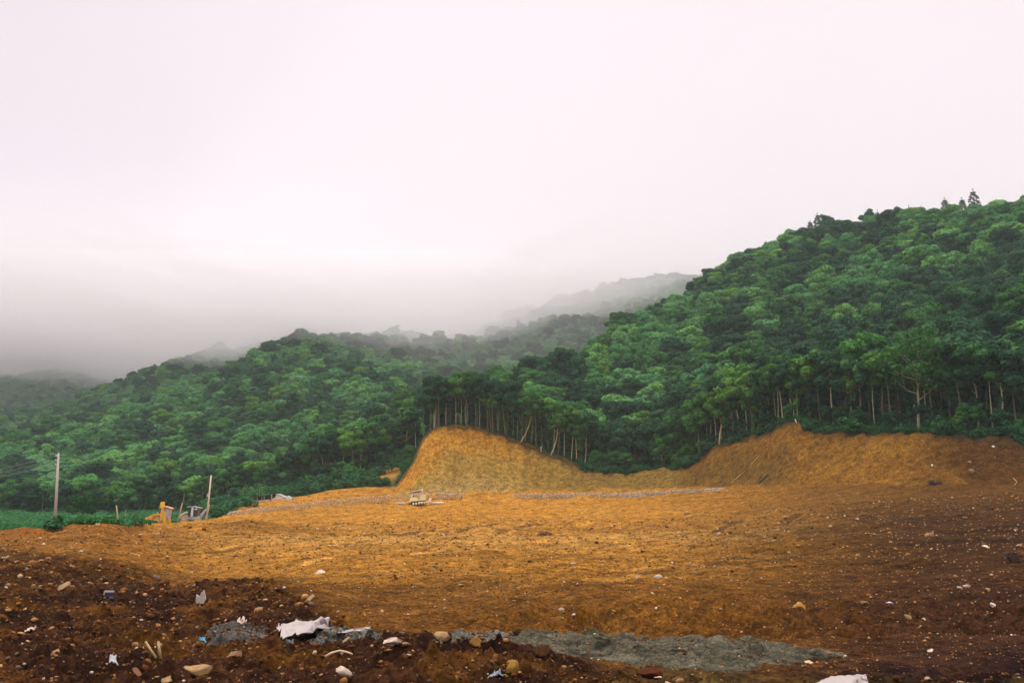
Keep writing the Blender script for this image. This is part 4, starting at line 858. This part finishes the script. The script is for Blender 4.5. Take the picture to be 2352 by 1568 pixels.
for nm, (px, py), m, lb in (('plastic_tub', (250,1371), WHITE, 'small white tub with a navy base on the dark heap'),):
    p = hit(px, py); k = p[1]/FPX; t = thing(nm, tuple(p), lb, 'tub'); MB().quad_box((0,0,5*k), (17*k,10*k,9*k)).build('base', NAVY, t); MB().quad_box((0,0,11.5*k), (20*k,12*k,4*k)).build('rim', m, t)
p = hit(464, 1388); k = p[1]/FPX; mb = MB(); mb.prism([(-14*k,0),(-4*k,2*k),(4*k,0),(8*k,10*k),(3*k,30*k),(-2*k,24*k),(-6*k,16*k),(-13*k,20*k)], -.03, .03)
tag(mb.build('cloth_scrap', mat('white_cloth', (.45,.40,.34), .8, var=.3, scale=8), None, tuple(p)), 'upright white rag sticking out of the dark soil', 'cloth scrap')
# dark matted clump of roots at the right edge, brushwood heaps
def root_clump(px, py, wpx, hpx, label, seed, m=CHAR, name='root_clump'):
    p = hit(px, py); k = p[1]/FPX; r = np.random.default_rng(seed); mb = MB()
    for _ in range(46):
        a = r.uniform(0, 6.28); c = Vector((r.normal()*wpx*.22*k, r.normal()*wpx*.15*k, abs(r.normal())*hpx*.3*k)); e = c + Vector((math.cos(a)*wpx*.3*k, math.sin(a)*wpx*.2*k, r.normal()*hpx*.25*k))
        mb.tube([c, c.lerp(e, .5)+Vector((0, 0, hpx*.15*k)), e], [1.6*k, 1.3*k, .5*k], 5, cap=False)
    return tag(mb.build(name, m, None, tuple(p)), label, 'root clump')
root_clump(2330, 1292, 52, 34, 'black tangled root clump at the right edge of the field', 1)
root_clump(1250, 1228, 26, 9, 'dark brushwood scrap on the light middle field', 2, BRUSH := mat('brushwood', (.20,.13,.06), .9))
root_clump(2150, 1113, 26, 10, 'dark brushwood caught at the foot of the right bank', 3, CHAR)
root_clump(1190, 1462, 26, 16, 'dark root lump beside the left tip of the sand', 4, CHAR)

# ------------------------------------------------------------------ stone walls
def rubble_wall(name, pts, thick, label, tints, seed, sz=.34):
    """pts: (px, py_base, py_top, D); a wall of individual fieldstones bedded together, one mesh"""
    a = np.array(pts, float); n = int(np.sum(np.abs(np.diff([ray(q[0], q[1])[0]*q[3] for q in pts])))*14/sz**2*.11*2.2); r = np.random.default_rng(seed)
    t = r.uniform(0, len(pts)-1, n*3); i = np.minimum(t.astype(int), len(pts)-2); f = t-i; A = a[i]*(1-f[:, None]) + a[i+1]*f[:, None]
    sx, den = (A[:, 0]-CX)/FPX, None; v1 = (CY-A[:, 1])/FPX; v2 = (CY-A[:, 2])/FPX; D = A[:, 3]
    x = sx/(CP-v1*SP)*D; z1 = (SP+v1*CP)/(CP-v1*SP)*D; z2 = (SP+v2*CP)/(CP-v2*SP)*D; h = r.random(len(x)); z = z1-.2 + (z2-z1+.2)*h; z = np.maximum(z, H(x, D)-.2)
    P = np.stack([x, D + thick*(.9*h + r.uniform(-.3, .3, len(x))), z], 1); s_ = sz*r.uniform(.6, 1.4, len(x)); ti = np.array(tints)[r.integers(0, len(tints), len(x))]*r.uniform(.8, 1.2, (len(x), 1))
    o = stone_mass(name, [(P, s_, ti)], label); del o['kind']; o['category'] = 'stone wall'; o['label'] = label; return o
rubble_wall('stone_wall', [(1180,1147,1134,207),(1300,1146,1133,207),(1400,1144,1132,205),(1500,1139,1128,202),(1600,1131,1123,197),(1672,1126,1119,192)], .5, 'long grey stone retaining wall below the hollow between the banks', [(.32,.32,.27),(.48,.45,.37),(.24,.23,.19),(.58,.54,.46)], 5)
rubble_wall('stone_wall', [(522,1182,1176,186),(600,1177,1164,193),(700,1167,1153,201),(800,1158,1143,206),(900,1150,1135,209),(1000,1146,1132,210),(1066,1141,1131,211)], .5, 'long pale stone retaining wall behind the bulldozer below the orange ledge', [(.52,.37,.18),(.62,.49,.31),(.42,.27,.11),(.58,.50,.38)], 6)
rubble_wall('stone_kerb', [(352,1233,1225,92),(400,1233,1226,93),(446,1228,1224,94)], .5, 'short grey stone kerb half buried left of the small dark heap', [(.36,.36,.32),(.55,.53,.48)], 7, .22)

# ------------------------------------------------------------------ poles and stakes
def base_pt(px, py, D): x, y, _ = pt(px, py, D); return Vector((x, y, float(HD(x, y))-.1))
def pole(px, py, D, px_t, py_t, r0, r1, m, name, label, cat='post', group=None):
    b = Vector(pt(px, py, D)); b.z = min(b.z, float(HD(b.x, b.y)))-.1; t = Vector(pt(px_t, py_t, D)); root = thing(name, tuple(b), label, cat, group)
    MB().tube([(0,0,0), tuple((t-b)*.5 + Vector((.01, 0, 0))), tuple(t-b)], [r0, (r0+r1)/2, r1], 10).build('shaft', m, root, smooth=True); return root, t-b
u1, t1 = pole(125, 1218, 88, 134.5, 1040, .155, .085, CONC, 'utility_pole', 'tall concrete utility pole with three insulators behind the left dirt heap', 'utility pole')
for k, dz in enumerate((.22, .62, 1.02)):
    q = t1 - Vector((t1.x*dz/t1.z, 0, dz)); mb = MB(); mb.tube([q, q+Vector((-.16,0,0))], [.02,.02], 6); mb.tube([q+Vector((-.13,0,-.02)), q+Vector((-.20,0,.0)), q+Vector((-.27,0,.0))], [.03,.06,.035], 8); mb.build('insulator', WALLW, u1, smooth=True)
    wq = u1.location + q + Vector((-.24,0,0)); mb = MB(); E = Vector((-34 - 3*k, 16, -1.4-.25*k)); n_ = 24
    mb.tube([tuple(E*(j/n_) + Vector((0,0,-1.6*4*(j/n_)*(1-j/n_)*.8))) for j in range(n_+1)], .009, 5, cap=False); w = mb.build('wire', mat('wire_metal', (.35,.36,.36), .5), None, tuple(wq))
    tag(w, 'thin wire strung left from the %s insulator of the tall pole' % ('top', 'middle', 'bottom')[k], 'wire')
u2, t2 = pole(474, 1196, 165, 485, 1091, .17, .11, mat('weathered_pole', (.60,.52,.40), .85), 'utility_pole', 'pale leaning pole with a small box right of the grey excavator', 'utility pole')
MB().quad_box(tuple(t2*.575 + Vector((-.22,0,0))), (.26,.22,.55)).build('junction_box', CONC, u2)
pole(271.5, 1206, 95, 267.5, 1160, .075, .06, mat('bamboo', (.38,.33,.13), .8), 'wooden_post', 'thin bare post at the back of the left dirt heap')
pole(286, 1190, 180, 289, 1170, .06, .05, BARK, 'wooden_post', 'short faint stake in the weeds right of the bare post')
pole(357, 1190, 190, 362, 1175, .08, .07, BARK, 'wooden_post', 'short stake in the scrub just left of the yellow excavator')
pole(412, 1176, 172, 424, 1132, .05, .03, mat('bamboo_green', (.26,.24,.10), .8), 'bamboo_pole', 'thin bamboo pole rising left of the grey excavator')
pole(407, 1183, 168, 419, 1154, .12, .10, mat('raw_timber', (.34,.26,.13), .85), 'timber_prop', 'stout slanting timber left of the grey excavator cab', 'timber')
pole(597, 1150, 226, 596, 1106, .06, .03, mat('mossy_pole', (.24,.26,.10), .85), 'bamboo_pole', 'crooked thin pole rising above the burnt end of the white house')
pole(398, 1234, 90, 410, 1187, .018, .012, BARK, 'stake', 'very thin twig stake standing in the short stone kerb')
pole(718, 1166, 196, 724, 1147, .03, .025, WOOD, 'stake', 'thin tan stake in front of the pale stone wall')
pole(1832, 976, e_(1832,975)-.6, 1826, 962, .085, .08, WALLW, 'marker_post', 'short white marker post on the peak of the right bank')
pole(1823, 948, e_(1823,965)+1.2, 1822, 934, .07, .06, WALLW, 'marker_post', 'white marker post among the trunks above the peak of the right bank')
pole(1242, 1036, e_(1242,1036)+.2, 1243, 1025, .09, .08, WALLW, 'marker_post', 'short white marker post at the foot of the mound shoulder')
pole(1560, 1057, e_(1560,1070)+2.5, 1560, 1048, .06, .05, WALLW, 'marker_post', 'tiny white marker post in the scrub of the hollow')
pole(2397, 1020, 160, 2396, 1008, .06, .05, PINK, 'marker_post', 'reddish marker post on the right bank top') if False else pole(2174, 998, e_(2174,996)+.8, 2174, 985, .05, .05, PINK, 'marker_post', 'small reddish marker post on top of the right bank')
# long pale pole lying down the left flank of the right bank; dark log
def on_ground_line(pl, rad, m, name, label, cat, lift=.12):
    q = []
    for px, py in pl: h_ = hit(px, py); q.append(Vector((h_[0], h_[1], h_[2]+lift)))
    o = q[0]; mb = MB(); mb.tube([tuple(v-o) for v in q], rad, 6); return tag(mb.build(name, m, None, tuple(o), True), label, cat)
on_ground_line([(1678,1112),(1700,1098),(1722,1078),(1742,1056),(1753,1046)], [.09,.08,.07,.06,.04], WOOD, 'branch', 'long pale branch lying down the left flank of the right bank', 'branch')
on_ground_line([(1742,1112),(1752,1103),(1765,1094)], [.18,.2,.14], mat('mossy_log', (.07,.075,.03), .9), 'log', 'short dark mossy log at the foot of the right bank', 'log', .18)
on_ground_line([(345,1226),(380,1228),(415,1226),(440,1229)], .03, CHAR, 'hose', 'thin dark hose lying on the ground above the short stone kerb', 'hose', .05) if False else None
on_ground_line([(2328,1100),(2336,1108),(2330,1116)], [.05,.04,.03], WOOD, 'branch', 'small pale twig low on the right bank face', 'branch')

# ------------------------------------------------------------------ bulldozer
def ground_at(x, y): return float(HD(x, y))
def site(px, py): h_ = hit(px, py); return h_
p = site(962, 1160); bd = thing('bulldozer', (p[0], p[1], p[2]+.02), 'old cream bulldozer with a flat canopy parked before the pale stone wall', 'bulldozer'); bd.rotation_euler = (0, -.10, R(12)); bd.scale = (.95, .95, 1.12)
for sy in (-.95, .95):
    loop = []; 
    for k in range(14):
        a = math.pi/2 + math.pi*k/13; loop.append((-1.35+.36*math.cos(a), .36+.36*math.sin(a)))
    for k in range(14):
        a = -math.pi/2 + math.pi*k/13; loop.append((1.15+.36*math.cos(a), .36+.36*math.sin(a)))
    tr = MB().prism(loop, sy-.22, sy+.22).build('track', STEEL, bd)
    for k in range(5):
        w = MB(); w.tube([(-1.25+.58*k, sy-.25, .32), (-1.25+.58*k, sy+.25, .32)], .2, 12); w.build('road_wheel', CREAM, tr)
MB().prism([(-1.75,.55),(1.3,.55),(1.4,.85),(1.35,1.15),(.15,1.22),(.1,.95),(-.5,.95),(-.6,1.25),(-1.5,1.2),(-1.8,.9)], -.68, .68).build('body', CREAM, bd)
MB().quad_box((.85,0,1.22), (1.35,1.05,.85)).build('hood', mat('yellow_cream_paint', (.80,.62,.22), .5, var=.2), bd)
MB().prism([(-1.75,.75),(-.25,.75),(-.3,1.2),(-1.0,1.45),(-1.65,1.15)], -1.15, -.7).build('fender', CREAM, bd)
MB().prism([(-1.0,1.1),(-.55,1.1),(-.5,1.25),(-.78,1.3),(-.86,1.75),(-1.02,1.72)], -.3, .3).build('seat', DARKP, bd)
MB().prism([(-1.6,2.38),(-1.55,2.32),(.45,2.42),(.85,2.28),(.9,2.36),(.3,2.55),(-.4,2.52)], -.85, .85).build('canopy', WALLW, bd)
for x, y, x2 in ((-1.45,-.72,-1.2),(-1.45,.72,-1.2),(.25,-.72,.45),(.25,.72,.45)):
    MB().tube([(x, y, 1.1), (x2, y, 2.4)], .085, 6).build('canopy_post', WALLW, bd)
MB().prism([(-1.5,2.30),(.4,2.38),(.8,2.25),(.4,2.20),(-1.4,2.18)], -.8, .8).build('canopy_shade', CHAR, bd)  # dark slab added to stand in for shade under the canopy
mb = MB(); mb.tube([(.95,.1,1.4),(.95,.1,2.25),(.95,.1,2.3),(1.0,.1,2.62)], [.06,.06,.14,.13], 8); mb.build('exhaust', WALLW, bd)
mb = MB(); mb.prism([(2.35,.0),(2.45,.2),(2.42,.6),(2.6,.95),(2.5,.97),(2.3,.6),(2.25,.1)], -1.5, 1.5); mb.build('blade', mat('worn_blade', (.70,.60,.50), .6), bd)
for sy in (-1.2, 1.2): MB().tube([(-.2,sy,.45),(1.2,sy,.4),(2.3,sy,.35)], .09, 6).build('push_arm', CREAM, bd)
MB().prism([(-1.9,.55),(-2.35,.3),(-2.6,-.25),(-2.5,-.28),(-2.2,.15),(-1.85,.3)], -.3, .3).build('ripper', STEEL, bd)
p = site(1003, 1158); P, F = rock_shape(np.random.default_rng(5), 2, 1, .3); solid('spoil_heap', P, F, p, (4.6,1.4,.95), .05, 0, (.70,.60,.52), 'low heap of pinkish pale spoil right of the bulldozer', 'spoil heap', None, .25)
p = site(920, 1157); mb = MB(); mb.prism([(-1.2,0),(-.9,.15),(-.45,.38),(.3,.4),(.85,.2),(1.1,0)], -.25, .25); tag(mb.build('metal_sheet', WALLW, None, tuple(p)), 'bent white metal sheet on the ground left of the bulldozer', 'metal sheet')
p = site(1058, 1146); P, F = rock_shape(np.random.default_rng(8), 2, 1, .3); solid('rock', P, F, p, (.55,.5,1.1), 0, .3, (.22,.20,.10), 'dark mossy upright stone at the right end of the pale wall', 'rock')
p = site(749, 1152); P, F = rock_shape(np.random.default_rng(9), 2, 1, .3); solid('bag', P, F, p, (.45,.4,.7), 0, .2, (.16,.16,.30), 'small bluish bag on the pale stone wall', 'bag')

# ------------------------------------------------------------------ the two backhoe diggers
def wheel(x, y, r, w, parent):
    mb = MB(); mb.tube([(x,y-w/2,r),(x,y-w/2+.04,r),(x,y+w/2-.04,r),(x,y+w/2,r)], [r*.9,r,r,r*.9], 20); t = mb.build('wheel', RUBBER, parent, smooth=False)
    mb = MB(); mb.tube([(x,y-w/2-.02,r),(x,y+w/2+.02,r)], r*.48, 14); mb.build('hub', parent_mat[0], t)
parent_mat = [YEL]
x, y, _ = pt(374, 1200, 150); z0 = float(H(x, y))-.15; ye = thing('backhoe_loader', (x, y, min(z0, -1.35)), 'yellow backhoe loader with raised folded arm behind the field edge', 'excavator'); ye.scale = (.96, .96, 1.12)
for wx, wy, r_, w_ in ((-.55,-.85,.75,.4),(-.55,.85,.75,.4),(-2.3,-.8,.45,.3),(-2.3,.8,.45,.3)): wheel(wx, wy, r_, w_, ye)
MB().prism([(-2.7,.6),(1.0,.55),(1.1,1.1),(-.2,1.15),(-.4,1.75),(-1.3,1.7),(-2.6,1.3)], -.5, .5).build('body', YEL, ye)
MB().prism([(-1.55,1.15),(-1.35,1.5),(-.9,1.78),(-.35,1.85),(0,1.7),(-.05,1.55),(-.4,1.66),(-.85,1.58),(-1.2,1.35),(-1.4,1.1)], -1.08, -.6).build('fender', YEL, ye)
cb = MB().prism([(-.65,1.1),(.95,1.1),(1.15,2.55),(-.35,2.6)], -.62, .62).build('cab', GREY, ye)
MB().prism([(-.56,1.5),(-.05,1.5),(.1,2.5),(-.32,2.5)], -.66, -.63).build('window', DARKP, cb); MB().prism([(.62,1.3),(.90,1.3),(1.04,2.4),(.70,2.4)], -.66, -.63).build('window', mat('pale_glass', (.45,.50,.50), .3), cb)
MB().prism([(-.60,2.60),(-.45,2.76),(.2,2.84),(1.0,2.66),(1.4,2.50),(1.36,2.42),(.9,2.54),(-.1,2.64)], -.8, .8).build('roof', PINK, ye)
MB().prism([(-3.0,.3),(-2.3,1.1),(-1.6,1.62),(-1.1,1.78),(-1.05,1.6),(-1.6,1.42),(-2.1,.95),(-2.7,.2)], -1.15, -.95).build('loader_arm', YEL, ye)
MB().prism([(-3.55,.55),(-3.2,.95),(-3.05,.5),(-2.75,.2),(-3.4,.15)], -1.15, 1.15).build('bucket', YEL, ye)
MB().prism([(.0,.9),(.35,.9),(.42,2.0),(.38,2.75),(.12,2.75),(.02,2.0)], -1.35, -1.1).build('boom', YEL, ye)
MB().prism([(-.1,2.62),(.0,2.55),(.42,2.55),(.5,2.7),(.48,3.25),(.38,3.36),(.05,3.36),(-.06,3.25)], -1.45, -1.0).build('boom_head', mat('bright_yellow_paint', (.85,.52,.06), .45), ye)
MB().prism([(.42,.55),(.85,.6),(.82,1.5),(.62,2.1),(.42,2.0)], -1.3, -1.1).build('stick', YEL, ye)
parent_mat[0] = GREY
x, y, _ = pt(440, 1190, 172); z0 = float(H(x, y)); gr = thing('backhoe_loader', (x, y, z0-.1), 'grey backhoe loader with dark cab and two raised arms right of the yellow one', 'excavator'); gr.scale = (1, 1, 1)
CL = GREY
for wx, wy, r_, w_ in ((-.95,-.8,.7,.4),(-.95,.8,.7,.4),(1.1,-.8,.45,.3),(1.1,.8,.45,.3)): wheel(wx, wy, r_, w_, gr)
MB().prism([(-1.6,.6),(1.6,.6),(1.6,1.2),(-1.2,1.25)], -.5, .5).build('body', GREY, gr)
MB().prism([(-2.0,.9),(-1.75,1.35),(-1.2,1.7),(-.6,1.95),(-.5,1.8),(-1.1,1.5),(-1.5,1.2),(-1.7,.85)], -1.05, -.6).build('fender', WALLW, gr)
cb = MB().prism([(-.55,1.1),(1.1,1.1),(1.25,2.65),(-.35,2.7)], -.55, .55).build('cab', DARKP, gr)
MB().prism([(.0,1.1),(.38,1.1),(.45,2.66),(.1,2.66)], -.64, -.58).build('pillar', WALLW, cb)
MB().prism([(-.75,2.72),(-.2,2.84),(.3,2.84),(1.6,2.60),(1.6,2.52),(.3,2.72),(-.7,2.64)], -.7, .7).build('roof', GREY, gr)
MB().quad_box((.95,-.85,2.36), (.42,.12,.24)).build('work_lamp', WALLW, gr)
MB().prism([(1.5,1.1),(1.75,1.0),(2.45,2.1),(2.55,2.4),(2.4,2.45),(2.15,2.2),(1.5,1.5)], -.25, .25).build('boom', GREY, gr)
MB().prism([(2.35,.7),(2.55,.7),(2.85,2.2),(2.98,2.9),(2.9,3.15),(2.75,3.1),(2.65,2.5)], -.2, .2).build('stick', GREY, gr)

# ------------------------------------------------------------------ white house
x, y, zz = pt(620, 1150, 219); hb = Vector((x, y, float(HD(x, y))-.3)); k = 219/FPX
hs = thing('house', tuple(hb), 'small half burnt white house with a dark lean roof behind the dirt ledge', 'house')
def hq(px, py): a = Vector(pt(px, py, 219)) - hb; return (a.x, a.z)
MB().prism([hq(610,1160), hq(610,1147), hq(622,1146), hq(632,1141), hq(638,1137), hq(650,1136), hq(652,1160)], 0, .3).build('front_wall', WALLW, hs)
MB().prism([hq(588,1160), hq(588,1149), hq(600,1148), hq(610,1147), hq(610,1160)], .02, .28).build('low_wall', WALLW, hs)
A = hq(636,1134.5)
MB().prism([hq(636,1160), hq(634,1138), A, hq(646,1139.5), hq(655,1144), hq(660,1148), hq(660,1160)], -.35, -.05).build('gable_wall', WALLW, hs)
MB().prism([hq(577,1142.6), hq(577,1144.6), hq(600,1140.3), hq(634,1135.6), hq(634,1133.2), hq(600,1138)], -.3, 4.2).build('roof', CHAR, hs)
MB().prism([hq(634,1134.4), hq(637,1133.0), hq(648,1138), hq(662,1145.2), hq(661,1146.4), hq(647,1139.8)], -.5, 4.0).build('roof', mat('pale_roof', (.35,.34,.30), .8), hs)
MB().prism([hq(578,1156), hq(578,1144), hq(634,1137), hq(634,1156)], 3.6, 3.8).build('back_wall', CHAR, hs)
for px, pt_, c, w in ((579,1144,WOOD,.09),(592,1143,WOOD,.08),(602.5,1140,WOOD,.07),(608,1139,WOOD,.08),(621.5,1136.5,CHAR,.14),(625,1135,WOOD,.12),(649.5,1139,WALLW,.10)):
    a = hq(px, 1158); b = hq(px+.3, pt_); MB().tube([(a[0], -.5, a[1]), (b[0], -.5, b[1])], w, 6).build('post', c, hs)
x, y, _ = pt(662, 1148, 217); sc_ = thing('shed', (x, y, float(HD(x, y))-.1), 'tiny pale tarpaulin shelter at the right end of the white house', 'shelter')
MB().prism([(-.5,0),(-.45,.95),(-.1,1.05),(.6,.6),(.75,0)], 0, 1.2).build('tarpaulin', mat('pale_tarp', (.55,.62,.60), .6), sc_); MB().prism([(.1,0),(.2,.55),(.9,.45),(1.3,0)], .2, 1.5).build('flap', CHAR, sc_)

# ------------------------------------------------------------------ air: haze and low cloud
def vol_mat(name, dens, col, an=.2):
    m = bpy.data.materials.new(name); m.use_nodes = True; t = m.node_tree; t.nodes.remove(t.nodes['Principled BSDF'])
    v = t.nodes.new('ShaderNodeVolumePrincipled'); v.inputs['Density'].default_value = dens; v.inputs['Color'].default_value = (*col, 1); v.inputs['Anisotropy'].default_value = an
    t.links.new(v.outputs[0], t.nodes['Material Output'].inputs['Volume']); return m
def box_mesh(name, x0, x1, y0, y1, z0, z1, m):
    V = [(x, y, z) for z in (z0, z1) for y in (y0, y1) for x in (x0, x1)]; F = [(0,2,3,1),(4,5,7,6),(0,1,5,4),(2,6,7,3),(0,4,6,2),(1,3,7,5)]
    return mesh_np(name, V, F, m)
HAZE_D = 0.00016
hz = box_mesh('haze', -2200, 2200, -250, 2700, -60, 520, vol_mat('haze_air', HAZE_D, (.78,.97,.94))); tag(hz, 'thin pale haze in the air', kind='stuff')
_pl = [(-1900,1050),(-330,900),(-150,620),(-40,440),(60,415),(1900,405),(1900,1300),(-1900,1300)]; _n = len(_pl)
_me = bpy.data.meshes.new('valley_mist'); _me.from_pydata([(x, y, -30) for x, y in _pl] + [(x, y, 335) for x, y in _pl], [], [tuple(range(_n-1, -1, -1)), tuple(range(_n, 2*_n))] + [(k, (k+1) % _n, _n+(k+1) % _n, _n+k) for k in range(_n)])
_me.materials.append(vol_mat('mist_air', .0010, (.93,.93,.935), 0)); vm = bpy.data.objects.new('valley_mist', _me); COL.link(vm); tag(vm, 'thin mist filling the valley behind the nearest hill', kind='stuff')
CLOUD_D = 0.0048
nx, ny = 110, 70; xs = np.linspace(-1500, 1500, nx); ys = np.linspace(540, 2300, ny); X, Y = np.meshgrid(xs, ys, indexing='ij'); s = X/Y
bz0 = np.interp(s, np.linspace(-.9, .6, 300), np.convolve(np.pad(np.interp(np.linspace(-.9, .6, 300), [XE(p_, 780) for p_ in (-600,0,120,230,300,420,520,620,760,900,1030,1120,1230,1330,1450,1560,1700,2352)],
    [138,143,146,130,120,115,111,110,101,93,91,95,106,119,132,140,150,160]), 12, 'edge'), np.ones(25)/25, 'valid'))
for ly, (off, tb, sl) in enumerate(((0,175,.075),(11,195,.10),(24,215,.125),(40,235,.155))):
    bz = bz0 + off + 7*fbm(X/150+ly*3.3, Y/240, 2, 2+ly) + ly*3*fbm(X/70, Y/110, 2, 7+ly); tp = tb + sl*(Y-540)
    edge = (.30*sm(Y, 540, 620)+.70*sm(Y, 640, 1300))*sm(2300-Y, 0, 150)*sm(1500-np.abs(X), 0, 200); th = np.clip(tp-bz, 2, None)*edge*(1-.86*sm(s, -.02, .22)) + .5; tp = bz + th
    V = np.concatenate([np.stack([X, Y, bz], -1).reshape(-1, 3), np.stack([X, Y, tp], -1).reshape(-1, 3)]); i, j = np.meshgrid(np.arange(nx-1), np.arange(ny-1), indexing='ij'); a = (i*ny+j).ravel(); n = nx*ny
    F = [np.stack([a, a+1, a+ny+1, a+ny], 1), np.stack([a, a+ny, a+ny+1, a+1], 1)+n]
    b = np.arange(nx-1)*ny; F.append(np.stack([b, b+ny, b+ny+n, b+n], 1)); b = b+ny-1; F.append(np.stack([b, b+n, b+ny+n, b+ny], 1))
    b = np.arange(ny-1); F.append(np.stack([b, b+n, b+1+n, b+1], 1)); b = b+(nx-1)*ny; F.append(np.stack([b, b+1, b+1+n, b+n], 1))
    lc = mesh_np('low_cloud', V, np.concatenate(F), vol_mat('cloud_air', CLOUD_D, (.87, .865, .87), 0), smooth=True); tag(lc, 'low cloud hanging over the forested ridges', kind='stuff')
